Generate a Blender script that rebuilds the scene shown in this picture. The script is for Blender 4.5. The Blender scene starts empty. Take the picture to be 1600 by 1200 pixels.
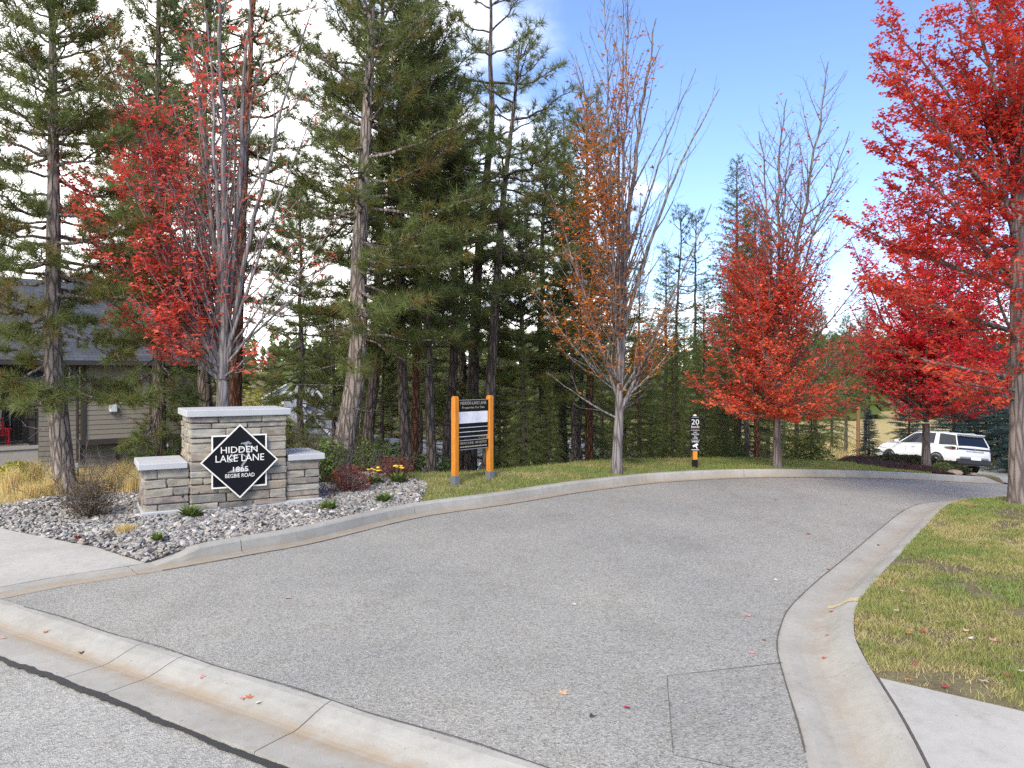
import bpy, math, random
import numpy as np
from mathutils import Vector, Matrix
from mathutils.geometry import delaunay_2d_cdt

sc = bpy.context.scene
COL = sc.collection

# ------------------------------------------------------------------ camera
F_PX, CAM_H, HOR = 1150.0, 1.9, 585.0          # focal length and horizon of the 1600 x 1200 picture
cam_d = bpy.data.cameras.new('camera')
cam = bpy.data.objects.new('camera', cam_d); COL.objects.link(cam)
cam_d.sensor_width = 36.0
cam_d.lens = 36.0 * F_PX / 1600.0
cam_d.shift_y = -(600.0 - HOR) / 1600.0
cam_d.clip_start, cam_d.clip_end = 0.05, 5000.0
cam.location = (0, 0, CAM_H); cam.rotation_euler = (math.radians(90), 0, 0)
sc.camera = cam

# ------------------------------------------------------------------ world, sun, exposure
SUN_EL, SUN_AZ = 44.0, -166.0                  # azimuth clockwise from +y: behind the camera on the left
world = bpy.data.worlds.new('World'); sc.world = world; world.use_nodes = True
nt = world.node_tree; nt.nodes.clear()
def wn(t, **k):
    n = nt.nodes.new(t)
    for a, b in k.items(): setattr(n, a, b)
    return n
def wmath(op, a, b=None, clamp=False):
    n = nt.nodes.new('ShaderNodeMath'); n.operation = op; n.use_clamp = clamp
    for i, v in enumerate((a, b)):
        if v is None: continue
        if isinstance(v, (int, float)): n.inputs[i].default_value = v
        else: nt.links.new(v, n.inputs[i])
    return n.outputs[0]
sky = wn('ShaderNodeTexSky', sky_type='NISHITA', sun_disc=False)
sky.sun_elevation = math.radians(SUN_EL); sky.sun_rotation = math.radians(SUN_AZ)
sky.air_density, sky.dust_density, sky.ozone_density = 1.0, 0.6, 2.2
tc = wn('ShaderNodeTexCoord'); sep = wn('ShaderNodeSeparateXYZ')
nt.links.new(tc.outputs['Generated'], sep.inputs[0])
zc = wmath('MAXIMUM', sep.outputs[2], 0.0)
dv = wmath('ADD', zc, 0.22)
cx = wmath('DIVIDE', sep.outputs[0], dv); cy = wmath('DIVIDE', sep.outputs[1], dv)
comb = wn('ShaderNodeCombineXYZ'); nt.links.new(cx, comb.inputs[0]); nt.links.new(cy, comb.inputs[1])
nz = wn('ShaderNodeTexNoise'); nz.inputs['Scale'].default_value = 1.35; nz.inputs['Detail'].default_value = 7; nz.inputs['Roughness'].default_value = 0.56
nt.links.new(comb.outputs[0], nz.inputs['Vector'])
# cloud cover: a bank of cloud over the left half of the sky and round the horizon, breaking up to blue on the right
cover = wmath('ADD', wmath('MULTIPLY', nz.outputs['Fac'], 1.55), wmath('MULTIPLY', sep.outputs[0], -1.55))
cover = wmath('ADD', cover, wmath('MULTIPLY', zc, -1.25))
cover = wmath('ADD', cover, -0.10)
ramp = wn('ShaderNodeMapRange', interpolation_type='SMOOTHSTEP'); ramp.inputs['From Min'].default_value = 0.05; ramp.inputs['From Max'].default_value = 0.62
nt.links.new(cover, ramp.inputs['Value'])
nz2 = wn('ShaderNodeTexNoise'); nz2.inputs['Scale'].default_value = 2.6; nz2.inputs['Detail'].default_value = 5
nt.links.new(comb.outputs[0], nz2.inputs['Vector'])
cr = wn('ShaderNodeValToRGB'); nt.links.new(nz2.outputs['Fac'], cr.inputs[0])
cr.color_ramp.elements[0].position = 0.34; cr.color_ramp.elements[0].color = (5.6, 5.65, 5.75, 1)
cr.color_ramp.elements[1].position = 0.62; cr.color_ramp.elements[1].color = (9.2, 9.0, 8.7, 1)
skyc = wn('ShaderNodeMix', data_type='RGBA', blend_type='MULTIPLY'); skyc.inputs[0].default_value = 1.0
nt.links.new(sky.outputs[0], skyc.inputs[6]); skyc.inputs[7].default_value = (0.62, 0.655, 0.78, 1)
mx = wn('ShaderNodeMix', data_type='RGBA')
nt.links.new(ramp.outputs[0], mx.inputs[0]); nt.links.new(skyc.outputs[2], mx.inputs[6]); nt.links.new(cr.outputs[0], mx.inputs[7])
bg = wn('ShaderNodeBackground'); bg.inputs['Strength'].default_value = 0.15
nt.links.new(mx.outputs[2], bg.inputs['Color'])
wo = wn('ShaderNodeOutputWorld'); nt.links.new(bg.outputs[0], wo.inputs['Surface'])

sun_d = bpy.data.lights.new('sun', 'SUN'); sun_d.energy = 1.5; sun_d.angle = math.radians(20); sun_d.color = (1.0, 0.94, 0.85)
sun = bpy.data.objects.new('sun', sun_d); COL.objects.link(sun)
az, el = math.radians(SUN_AZ), math.radians(SUN_EL)
sdir = Vector((math.sin(az) * math.cos(el), math.cos(az) * math.cos(el), math.sin(el)))
sun.location = sdir * 60; sun.rotation_euler = sdir.to_track_quat('Z', 'Y').to_euler()

sc.view_settings.view_transform = 'Standard'; sc.view_settings.look = 'None'
sc.view_settings.exposure = 1.34; sc.view_settings.gamma = 1.0; sc.view_settings.use_curve_mapping = False
sc.render.engine = 'CYCLES'
sc.cycles.max_bounces = 6; sc.cycles.transparent_max_bounces = 4
sc.cycles.use_denoising = False; sc.cycles.sample_clamp_indirect = 6.0

# ------------------------------------------------------------------ generic helpers
def tag(o, label=None, cat=None, group=None, kind=None):
    if label: o['label'] = label
    if cat: o['category'] = cat
    if group: o['group'] = group
    if kind: o['kind'] = kind
    return o
def empty(name, loc=(0, 0, 0), rz=0.0):
    o = bpy.data.objects.new(name, None); COL.objects.link(o)
    o.location = loc; o.rotation_euler = (0, 0, rz); o.empty_display_size = 0.2
    return o
def mesh_data(name, verts, faces, mats, midx=None, smooth=False, attrs=None):
    """faces: list of int arrays (n,k); midx: list of material index arrays/ints per group; attrs: {name: per-vertex float}"""
    me = bpy.data.meshes.new(name)
    verts = np.asarray(verts, dtype=np.float32).reshape(-1, 3)
    groups = [np.asarray(f, dtype=np.int32) for f in faces if len(f)]
    me.vertices.add(len(verts)); me.vertices.foreach_set('co', verts.ravel())
    loops = np.concatenate([g.ravel() for g in groups]); tot = np.concatenate([np.full(len(g), g.shape[1], np.int32) for g in groups])
    me.loops.add(len(loops)); me.loops.foreach_set('vertex_index', loops)
    me.polygons.add(len(tot)); st = np.concatenate([[0], np.cumsum(tot)[:-1]]).astype(np.int32)
    me.polygons.foreach_set('loop_start', st); me.polygons.foreach_set('loop_total', tot)
    if midx is not None:
        gi = [i for i, f in enumerate(faces) if len(f)]
        mi = np.concatenate([np.broadcast_to(np.asarray(midx[i], np.int32), (len(faces[i]),)) for i in gi])
        me.polygons.foreach_set('material_index', np.ascontiguousarray(mi))
    me.polygons.foreach_set('use_smooth', np.full(len(tot), bool(smooth)))
    if attrs:
        for k, v in attrs.items():
            a = me.attributes.new(k, 'FLOAT', 'POINT'); a.data.foreach_set('value', np.asarray(v, np.float32))
    for m in (mats if isinstance(mats, (list, tuple)) else [mats]): me.materials.append(m)
    me.update(calc_edges=True); me.validate()
    return me
def link(name, me, parent=None, loc=None):
    o = bpy.data.objects.new(name, me); COL.objects.link(o)
    if parent is not None: o.parent = parent
    if loc is not None: o.location = loc
    return o
class MB:
    """collects polygons and builds them as ONE mesh object"""
    def __init__(s): s.v = []; s.n = 0; s.f = {}
    def add(s, v, f):
        v = np.asarray(v, float).reshape(-1, 3)
        for q in f:
            s.f.setdefault(len(q), []).append([i + s.n for i in q])
        s.v.append(v); s.n += len(v); return s
    def addnp(s, v, farr):
        v = np.asarray(v, float).reshape(-1, 3)
        farr = np.asarray(farr)
        s.f.setdefault(farr.shape[1], []).extend((farr + s.n).tolist())
        s.v.append(v); s.n += len(v); return s
    def box(s, c, d, bev=0.0, M=None):
        c = np.array(c, float); d = np.array(d, float) / 2
        if bev <= 0:
            v = np.array([[x, y, z] for x in (-1, 1) for y in (-1, 1) for z in (-1, 1)], float) * d
            f = [(0, 1, 3, 2), (4, 6, 7, 5), (0, 4, 5, 1), (2, 3, 7, 6), (0, 2, 6, 4), (1, 5, 7, 3)]
        else:
            b = min(bev, d.min() * 0.95); v = []; idx = {}
            for x in (-1, 1):
                for y in (-1, 1):
                    for z in (-1, 1):
                        sg = np.array([x, y, z]); base = sg * d
                        for ax in range(3):
                            p = base - sg * b; p[ax] = base[ax]
                            idx[(x, y, z, ax)] = len(v); v.append(p)
            f = []
            for ax in range(3):
                a1, a2 = [(1, 2), (2, 0), (0, 1)][ax]
                for sgn in (-1, 1):
                    q = []
                    for (p, r) in ((-1, -1), (1, -1), (1, 1), (-1, 1)):
                        k = [0, 0, 0]; k[ax] = sgn; k[a1] = p; k[a2] = r; q.append(idx[(*k, ax)])
                    f.append(tuple(q if sgn > 0 else q[::-1]))
                for p in (-1, 1):
                    for r in (-1, 1):       # edge along ax
                        k0 = [0, 0, 0]; k0[ax] = -1; k0[a1] = p; k0[a2] = r
                        k1 = list(k0); k1[ax] = 1
                        q = (idx[(*k0, a1)], idx[(*k1, a1)], idx[(*k1, a2)], idx[(*k0, a2)])
                        f.append(q if p * r < 0 else q[::-1])
            for x in (-1, 1):
                for y in (-1, 1):
                    for z in (-1, 1):
                        q = (idx[(x, y, z, 0)], idx[(x, y, z, 1)], idx[(x, y, z, 2)])
                        f.append(q if x * y * z > 0 else q[::-1])
            v = np.array(v)
        v = v + c
        if M is not None: v = (np.array(M)[:3, :3] @ v.T).T + np.array(M)[:3, 3]
        return s.add(v, f)
    def tube(s, pts, rad, n=8, cap=True):
        v, f = tube_np(np.asarray(pts, float), np.broadcast_to(np.asarray(rad, float), (len(pts),)), n)
        s.addnp(v, f)
        if cap:
            k = s.n - len(v); m = len(pts)
            s.f.setdefault(n, []).append([k + i for i in range(n)][::-1]); s.f[n].append([k + (m - 1) * n + i for i in range(n)])
        return s
    def prism(s, poly, z0, z1):
        n = len(poly); v = [(x, y, z0) for x, y in poly] + [(x, y, z1) for x, y in poly]
        f = [tuple(range(n))[::-1], tuple(range(n, 2 * n))] + [(i, (i + 1) % n, n + (i + 1) % n, n + i) for i in range(n)]
        return s.add(v, f)
    def xform(s, M):
        M = np.array(M)
        s.v = [(M[:3, :3] @ a.T).T + M[:3, 3] for a in s.v]; return s
    def build(s, name, mat, parent=None, smooth=False, loc=None):
        v = np.concatenate(s.v); me = mesh_data(name, v, list(s.f.values()), mat, smooth=smooth)
        return link(name, me, parent, loc)
def tube_np(pts, rad, n=8):
    m = len(pts); t = np.gradient(pts, axis=0); t /= np.linalg.norm(t, axis=1, keepdims=True) + 1e-9
    ref = np.array([0.0, 1.0, 0.02]) if abs(t[0, 1]) < 0.9 else np.array([1.0, 0.0, 0.02])
    a = np.cross(t, ref); a /= np.linalg.norm(a, axis=1, keepdims=True) + 1e-9
    b = np.cross(t, a)
    th = np.linspace(0, 2 * np.pi, n, endpoint=False)
    v = pts[:, None] + rad[:, None, None] * (a[:, None] * np.cos(th)[None, :, None] + b[:, None] * np.sin(th)[None, :, None])
    i = np.arange(m - 1)[:, None] * n; j = np.arange(n)[None]
    f = np.stack([i + j, i + (j + 1) % n, i + n + (j + 1) % n, i + n + j], -1).reshape(-1, 4)
    return v.reshape(-1, 3), f
def tubes_np(P, Rr, n=4):
    """many tubes at once: P (k,m,3), Rr (k,m)"""
    k, m, _ = P.shape
    t = np.gradient(P, axis=1); t /= np.linalg.norm(t, axis=2, keepdims=True) + 1e-9
    ref = np.where(np.abs(t[..., 2:3]) < 0.9, np.array([0, 0, 1.0]), np.array([1.0, 0, 0]))
    a = np.cross(t, ref); a /= np.linalg.norm(a, axis=2, keepdims=True) + 1e-9
    b = np.cross(t, a); th = np.linspace(0, 2 * np.pi, n, endpoint=False)
    v = P[:, :, None] + Rr[:, :, None, None] * (a[:, :, None] * np.cos(th)[None, None, :, None] + b[:, :, None] * np.sin(th)[None, None, :, None])
    kk = np.arange(k)[:, None, None] * (m * n); i = np.arange(m - 1)[None, :, None] * n; j = np.arange(n)[None, None]
    f = np.stack([kk + i + j, kk + i + (j + 1) % n, kk + i + n + (j + 1) % n, kk + i + n + j], -1).reshape(-1, 4)
    return v.reshape(-1, 3), f
def unit(a): return a / (np.linalg.norm(a, axis=-1, keepdims=True) + 1e-9)

# ------------------------------------------------------------------ ground shape
def R_(x, y):                                    # the lane's own surface: level, then falling away past the bend
    u = (0.75 * x + 0.66 * y - 14.0) / 1.5
    s = 0.165 * np.logaddexp(0.0, np.clip(u, -60, 60))
    return -np.where(s < 2.6, s, 2.6 + 1.9 * (1 - np.exp(-(s - 2.6) / 1.9)))
def G(px, py, dz=0.0):                           # where the sight line through a picture point meets the ground
    k = (px - 800.0) / F_PX; m = (HOR - py) / F_PX
    y = np.linspace(1.0, 90.0, 60000); d = CAM_H + m * y - (R_(k * y, y) + dz)
    i = int(np.argmax(d < 0)); return np.array([k * y[i], y[i]])
def P3(px, py, d): return np.array([(px - 800.0) / F_PX * d, d, CAM_H + (HOR - py) / F_PX * d])
def smooth_path(p, step):
    p = np.asarray(p, float); out = []
    q = np.vstack([2 * p[0] - p[1], p, 2 * p[-1] - p[-2]])
    for i in range(1, len(q) - 2):
        p0, p1, p2, p3 = q[i - 1:i + 3]
        for t in np.linspace(0, 1, 14, endpoint=False):
            out.append(0.5 * (2 * p1 + (p2 - p0) * t + (2 * p0 - 5 * p1 + 4 * p2 - p3) * t ** 2 + (3 * p1 - p0 - 3 * p2 + p3) * t ** 3))
    out.append(p[-1]); out = np.array(out)
    for _ in range(3): out[1:-1] = 0.25 * out[:-2] + 0.5 * out[1:-1] + 0.25 * out[2:]
    s = np.concatenate([[0], np.cumsum(np.linalg.norm(np.diff(out, axis=0), axis=1))])
    n = max(2, int(round(s[-1] / step)) + 1); si = np.linspace(0, s[-1], n)
    return np.stack([np.interp(si, s, out[:, 0]), np.interp(si, s, out[:, 1])], 1)
def offset_path(p, d):                           # + is to the left of travel
    t = unit(np.gradient(p, axis=0)); n = np.stack([-t[:, 1], t[:, 0]], 1)
    return p + n * d
def in_poly(x, y, poly):
    x = np.asarray(x); y = np.asarray(y); c = np.zeros(x.shape, bool); n = len(poly); j = n - 1
    for i in range(n):
        xi, yi = poly[i]; xj, yj = poly[j]
        if yi != yj:
            c ^= ((yi > y) != (yj > y)) & (x < (xj - xi) * (y - yi) / (yj - yi) + xi)
        j = i
    return c
def dist_line(x, y, line, closed=False):
    d = np.full(np.shape(x), 1e9); L = list(line) + ([line[0]] if closed else [])
    for a, b in zip(L[:-1], L[1:]):
        a = np.asarray(a); b = np.asarray(b); ab = b - a; l2 = (ab ** 2).sum() + 1e-12
        t = np.clip(((x - a[0]) * ab[0] + (y - a[1]) * ab[1]) / l2, 0, 1)
        d = np.minimum(d, np.hypot(x - a[0] - t * ab[0], y - a[1] - t * ab[1]))
    return d

LEFT_PX = [(0, 937), (100, 917), (225, 897), (394, 867), (500, 847), (656, 809), (797, 788), (906, 770), (1000, 758), (1040, 754),
           (1145, 748), (1320, 747)]
left_edge = [G(*p) for p in LEFT_PX] + [np.array(q) for q in ((8.0, 15.05), (9.2, 15.6), (10.4, 16.2), (11.6, 17.1))]
left_edge = smooth_path(left_edge, 0.22)
RIGHT_PX = [(1248, 1132), (1226, 1061), (1215, 1013), (1220, 982), (1235, 950), (1277, 909), (1327, 868), (1372, 830), (1419, 795), (1467, 784)]
right_edge = [np.array(q) for q in ((1.22, 2.93), (1.40, 3.45))] + [G(*p) for p in RIGHT_PX] + [np.array(q) for q in ((8.3, 11.9), (11, 12.5), (16, 13.3), (24, 14.6))]
right_edge = smooth_path(right_edge, 0.2)
SEAM0 = left_edge[0].copy(); SEAM1 = right_edge[0].copy()
seam_dir = (SEAM1 - SEAM0) / np.linalg.norm(SEAM1 - SEAM0)
left_back = offset_path(left_edge, 0.37)
right_back = offset_path(right_edge, -0.50)

CREST = np.array([(-300, 8), (-60, 11), (-14, 12.9), (-7, 13.6), (-4.2, 13.4), (-2.3, 12.7), (-0.9, 12.9), (0.3, 13.6), (2, 14.9), (5, 16.1), (8, 17.9), (10.2, 21), (12, 28), (15, 45), (22, 80), (60, 140)])
HILLTOP = list(CREST) + [(2000, 140), (2000, -2000), (-2000, -2000), (-2000, 8)]
BED = np.array([(8.6, 17.0), (9.6, 16.4), (10.4, 16.9), (11.3, 18.0), (12.5, 20.5), (13.6, 25), (12.6, 27.5), (10.8, 24.5), (9.1, 20.0), (8.2, 17.9)])
def hash_noise(x, y, s, seed=0):
    """smooth value noise"""
    x = np.asarray(x) / s; y = np.asarray(y) / s; xi = np.floor(x); yi = np.floor(y); fx = x - xi; fy = y - yi
    fx = fx * fx * (3 - 2 * fx); fy = fy * fy * (3 - 2 * fy)
    h = lambda a, b: np.modf(np.abs(np.sin(a * 127.1 + b * 311.7 + seed * 74.7) * 43758.5453))[0]
    return (h(xi, yi) * (1 - fx) + h(xi + 1, yi) * fx) * (1 - fy) + (h(xi, yi + 1) * (1 - fx) + h(xi + 1, yi + 1) * fx) * fy
def TOP(x, y):                                   # the soil surface outside the paving
    x = np.asarray(x, float); y = np.asarray(y, float)
    z = R_(x, y) + 0.125
    d = dist_line(x, y, CREST); out = ~in_poly(x, y, HILLTOP)
    dd = np.where(out, d, 0.0); f = 0.40 * (np.sqrt(dd ** 2 + 1) - 1)
    fall = 7.6 * (1 - np.exp(-f / 7.6))
    z = z - fall
    z = z + np.where(out, 0.0, 0.07 * np.clip(1 - d / 1.6, 0, 1) * (d < 1.6))
    # the valley floor is held level, with a wooded rise beyond
    zz = np.where(out, np.maximum(z, -7.6), z)
    rise = np.clip((y - 75) / 170.0, 0, 1); rise = rise * rise * (3 - 2 * rise)
    zz = zz + rise * np.where(out, 10.5, 6.0)
    bedd = dist_line(x, y, BED, True); inb = in_poly(x, y, BED)
    zz = zz + np.where(inb, 0.21 * (1 - np.exp(-bedd / 0.8)), 0)
    far = np.clip((np.hypot(x, y) - 18) / 40, 0, 1)
    zz = zz + far * 1.1 * (hash_noise(x, y, 17.0, 3) - 0.5)
    zz = zz + 0.03 * (hash_noise(x, y, 0.9, 5) - 0.5) * (dist_line(x, y, left_back) > 0.5)
    return zz
def topz(x, y): return float(TOP(np.array([x]), np.array([y]))[0])
# ------------------------------------------------------------------ materials
class NT:
    def __init__(s, name):
        s.m = bpy.data.materials.new(name); s.m.use_nodes = True; s.t = s.m.node_tree; s.t.nodes.clear()
        s.out = s.n('ShaderNodeOutputMaterial')
    def n(s, t, **k):
        x = s.t.nodes.new(t)
        for a, b in k.items(): setattr(x, a, b)
        return x
    def l(s, a, b): s.t.links.new(a, b); return s
    def coord(s, scale=(1, 1, 1), kind='Object'):
        c = s.n('ShaderNodeTexCoord'); mp = s.n('ShaderNodeMapping'); mp.inputs['Scale'].default_value = scale
        s.l(c.outputs[kind], mp.inputs[0]); return mp.outputs[0]
    def noise(s, vec, scale, detail=4, rough=0.55, dist=0.0):
        x = s.n('ShaderNodeTexNoise'); x.inputs['Scale'].default_value = scale; x.inputs['Detail'].default_value = detail
        x.inputs['Roughness'].default_value = rough; x.inputs['Distortion'].default_value = dist; s.l(vec, x.inputs['Vector']); return x.outputs['Fac']
    def voro(s, vec, scale, feature='F1', out='Distance'):
        x = s.n('ShaderNodeTexVoronoi', feature=feature); x.inputs['Scale'].default_value = scale; s.l(vec, x.inputs['Vector']); return x.outputs[out]
    def ramp(s, fac, stops, interp='LINEAR'):
        x = s.n('ShaderNodeValToRGB'); s.l(fac, x.inputs[0]); x.color_ramp.interpolation = interp
        e = x.color_ramp.elements
        while len(e) < len(stops): e.new(0.5)
        for i, (p, c) in enumerate(stops):
            e[i].position = p; e[i].color = (*(c if isinstance(c, (tuple, list)) else (c, c, c)), 1)
        return x.outputs[0]
    def mix(s, fac, a, b, mode='MIX'):
        x = s.n('ShaderNodeMix', data_type='RGBA', blend_type=mode)
        for i, v in ((0, fac), (6, a), (7, b)):
            if isinstance(v, (int, float)): x.inputs[i].default_value = v
            elif isinstance(v, (tuple, list)): x.inputs[i].default_value = (*v, 1)
            else: s.l(v, x.inputs[i])
        return x.outputs[2]
    def math(s, op, a, b=0.0, clamp=False):
        x = s.n('ShaderNodeMath', operation=op, use_clamp=clamp)
        for i, v in enumerate((a, b)):
            if isinstance(v, (int, float)): x.inputs[i].default_value = v
            else: s.l(v, x.inputs[i])
        return x.outputs[0]
    def bump(s, h, strength=0.5, dist=0.01, nrm=None):
        x = s.n('ShaderNodeBump'); x.inputs['Strength'].default_value = strength; x.inputs['Distance'].default_value = dist
        s.l(h, x.inputs['Height'])
        if nrm is not None: s.l(nrm, x.inputs['Normal'])
        return x.outputs[0]
    def bsdf(s, col, rough=0.8, nrm=None, metal=0.0, spec=0.5, **k):
        x = s.n('ShaderNodeBsdfPrincipled')
        for nm, v in (('Base Color', col), ('Roughness', rough), ('Metallic', metal), ('Specular IOR Level', spec), *k.items()):
            if isinstance(v, (int, float)): x.inputs[nm].default_value = v
            elif isinstance(v, (tuple, list)): x.inputs[nm].default_value = (*v, 1)
            else: s.l(v, x.inputs[nm])
        if nrm is not None: s.l(nrm, x.inputs['Normal'])
        s.l(x.outputs[0], s.out.inputs[0]); return x
    def attr(s, name): x = s.n('ShaderNodeAttribute', attribute_name=name); return x.outputs['Fac']
    def island(s): return s.n('ShaderNodeNewGeometry').outputs['Random Per Island']
    def objrand(s): return s.n('ShaderNodeObjectInfo').outputs['Random']
def plain(name, col, rough=0.6, metal=0.0, var=0.12, scale=9.0, bump=0.15, spec=0.5):
    t = NT(name); v = t.coord(); nf = t.noise(v, scale, 5)
    c = t.mix(nf, tuple(x * (1 - var) for x in col), tuple(min(1, x * (1 + var)) for x in col))
    t.bsdf(c, rough, t.bump(t.noise(v, scale * 6, 4), bump, 0.004), metal, spec); return t.m
def leaf_mat(name, stops, trans=0.35, rough=0.5, attr=None, jitter=0.5):
    t = NT(name)
    f = t.island() if attr is None else t.math('ADD', t.math('MULTIPLY', t.attr(attr), 1 - jitter), t.math('MULTIPLY', t.island(), jitter), True)
    c = t.ramp(f, stops)
    d = t.n('ShaderNodeBsdfPrincipled'); t.l(c, d.inputs['Base Color']); d.inputs['Roughness'].default_value = rough; d.inputs['Specular IOR Level'].default_value = 0.25
    tr = t.n('ShaderNodeBsdfTranslucent'); t.l(c, tr.inputs[0])
    mxn = t.n('ShaderNodeMixShader'); mxn.inputs[0].default_value = trans
    t.l(d.outputs[0], mxn.inputs[1]).l(tr.outputs[0], mxn.inputs[2]).l(mxn.outputs[0], t.out.inputs[0])
    return t.m
M = {}
def m_asphalt(name, base, warm=0.0):
    t = NT(name); v = t.coord()
    big = t.noise(v, 0.45, 5, 0.6); mid = t.noise(v, 3.2, 5, 0.6)
    vd = t.voro(v, 95.0, out='Color'); sepc = t.n('ShaderNodeSeparateColor'); t.l(vd, sepc.inputs[0])
    W_ = lambda x: (x, x * .972, x * .885)
    stone = t.ramp(sepc.outputs[0], [(0.0, W_(base * .48)), (0.25, W_(base * .80)), (0.55, W_(base)), (0.85, W_(base * 1.18)), (1.0, W_(base * 1.45))])
    grain = t.noise(v, 160.0, 3, 0.7)
    c = t.mix(t.ramp(grain, [(0.35, 0), (0.65, 1)]), stone, W_(base * .92), 'MIX')
    c = t.mix(0.62, c, stone)
    c = t.mix(t.ramp(big, [(0.3, 0), (0.7, 1)]), t.mix(1.0, c, (0.83, 0.83, 0.835), 'MULTIPLY'), t.mix(1.0, c, (1.10, 1.08, 1.03), 'MULTIPLY'))
    c = t.mix(t.ramp(t.noise(t.coord((1.0, .35, 1)), 1.6, 3, .5), [(0.56, 0), (0.70, 0.6)]), c, t.mix(1.0, c, (0.85, 0.845, 0.84), 'MULTIPLY'))
    c = t.mix(t.ramp(mid, [(0.52, 0), (0.74, 0.55)]), c, t.mix(1.0, c, (0.84, 0.80, 0.72), 'MULTIPLY'))
    h = t.math('ADD', t.voro(v, 95.0), t.math('MULTIPLY', grain, 0.4))
    t.bsdf(c, 0.92, t.bump(h, 0.75, 0.006), spec=0.25); return t.m
M['asphalt'] = m_asphalt('lane_asphalt', 0.30)
M['asphalt_street'] = m_asphalt('street_asphalt', 0.35)
M['asphalt_patch'] = m_asphalt('patch_asphalt', 0.288)
def m_concrete(name, a, b, stain=(0.30, 0.24, 0.17), amt=0.5):
    t = NT(name); v = t.coord(); n1 = t.noise(v, 1.3, 6, 0.62); n2 = t.noise(v, 14, 5, 0.6); n3 = t.noise(v, 120, 3, 0.7)
    c = t.mix(t.ramp(n1, [(0.3, 0), (0.7, 1)]), a, b)
    c = t.mix(t.ramp(n2, [(0.45, 0), (0.75, 0.5)]), c, t.mix(1.0, c, (0.74, 0.71, 0.66), 'MULTIPLY'))
    c = t.mix(t.ramp(t.noise(v, 3.2, 8, 0.75), [(0.55, 0), (0.72, 0.55)]), c, t.mix(1.0, c, (0.72, 0.68, 0.62), 'MULTIPLY'))
    c = t.mix(t.ramp(t.voro(v, 9.0), [(0.04, 0.6), (0.085, 0)]), c, (0.10, 0.09, 0.075))
    c = t.mix(t.ramp(n3, [(0.30, 0.45), (0.42, 0)]), c, (0.16, 0.155, 0.15))
    st = t.attr('stain')
    c = t.mix(t.math('MULTIPLY', st, t.ramp(t.noise(v, 5.0, 5, 0.7), [(0.3, 0.15), (0.62, amt * 2)]), True), c, stain)
    t.bsdf(c, 0.88, t.bump(t.math('ADD', n3, t.math('MULTIPLY', n2, 0.6)), 0.35, 0.004), spec=0.3); return t.m
M['kerb'] = m_concrete('kerb_concrete', (0.275, 0.262, 0.228), (0.385, 0.372, 0.33))
M['slab'] = m_concrete('slab_concrete', (0.345, 0.328, 0.29), (0.425, 0.405, 0.362), amt=0.35)
def m_soil(name, stops, scale=6.0):
    t = NT(name); v = t.coord(); n = t.noise(v, scale, 8, 0.7); g = t.noise(v, scale * 14, 4, 0.7)
    c = t.ramp(t.math('ADD', t.math('MULTIPLY', n, 0.65), t.math('MULTIPLY', g, 0.35)), stops)
    t.bsdf(c, 0.95, t.bump(g, 0.9, 0.03), spec=0.15); return t.m
M['lawn_soil'] = m_soil('lawn_soil', [(0.30, (0.085, 0.062, 0.045)), (0.45, (0.14, 0.108, 0.07)), (0.56, (0.19, 0.16, 0.085)), (0.70, (0.27, 0.225, 0.13))], 3.0)
M['verge_soil'] = m_soil('verge_soil', [(0.32, (0.10, 0.10, 0.04)), (0.5, (0.16, 0.17, 0.06)), (0.68, (0.26, 0.23, 0.11))], 3.0)
M['mulch'] = m_soil('bark_mulch', [(0.3, (0.018, 0.010, 0.008)), (0.5, (0.045, 0.022, 0.016)), (0.7, (0.11, 0.055, 0.04))], 18.0)
M['gravel_floor'] = m_soil('gravel_floor', [(0.3, (0.08, 0.075, 0.07)), (0.6, (0.2, 0.19, 0.18))], 20.0)
# the wide ground: forest floor, with straw-coloured grass on the open slope
t = NT('ground_soil'); v = t.coord()
n = t.noise(v, 0.5, 8, 0.65); g = t.noise(v, 25.0, 4, 0.7)
c1 = t.ramp(t.math('ADD', t.math('MULTIPLY', n, 0.6), t.math('MULTIPLY', g, 0.4)), [(0.3, (0.045, 0.04, 0.02)), (0.5, (0.09, 0.075, 0.04)), (0.68, (0.15, 0.12, 0.07))])
c2 = t.ramp(g, [(0.3, (0.22, 0.16, 0.06)), (0.7, (0.52, 0.42, 0.20))])
c = t.mix(t.attr('straw'), c1, c2)
t.bsdf(c, 0.95, t.bump(g, 0.9, 0.05), spec=0.1); M['ground'] = t.m
t = NT('pebbles'); r = t.island()
c = t.ramp(r, [(0.0, (0.085, 0.082, 0.076)), (0.22, (0.18, 0.173, 0.16)), (0.42, (0.29, 0.28, 0.258)), (0.60, (0.265, 0.222, 0.18)), (0.78, (0.385, 0.365, 0.33)), (0.9, (0.32, 0.265, 0.22)), (1.0, (0.57, 0.55, 0.505))])
t.bsdf(c, 0.75, t.bump(t.noise(t.coord(), 60, 4), 0.3, 0.004), spec=0.4); M['pebble'] = t.m
def m_bark(name, stops, sx=15.0, sz=3.4, strength=1.0, dist=0.03):
    t = NT(name); v = t.coord((sx, sx, sz))
    w = t.noise(v, 1.0, 6, 0.62, 0.6); p = t.voro(v, 0.9, 'DISTANCE_TO_EDGE'); fine = t.noise(t.coord((40, 40, 10)), 1.0, 4, 0.7)
    h = t.math('ADD', t.math('MULTIPLY', t.ramp(p, [(0.0, 0), (0.22, 1)]), 0.75), t.math('MULTIPLY', w, 0.6))
    f = t.math('ADD', t.math('MULTIPLY', h, 0.62), t.math('MULTIPLY', fine, 0.32))
    t.bsdf(t.ramp(f, stops), 0.92, t.bump(h, strength, dist), spec=0.2); return t.m
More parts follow.
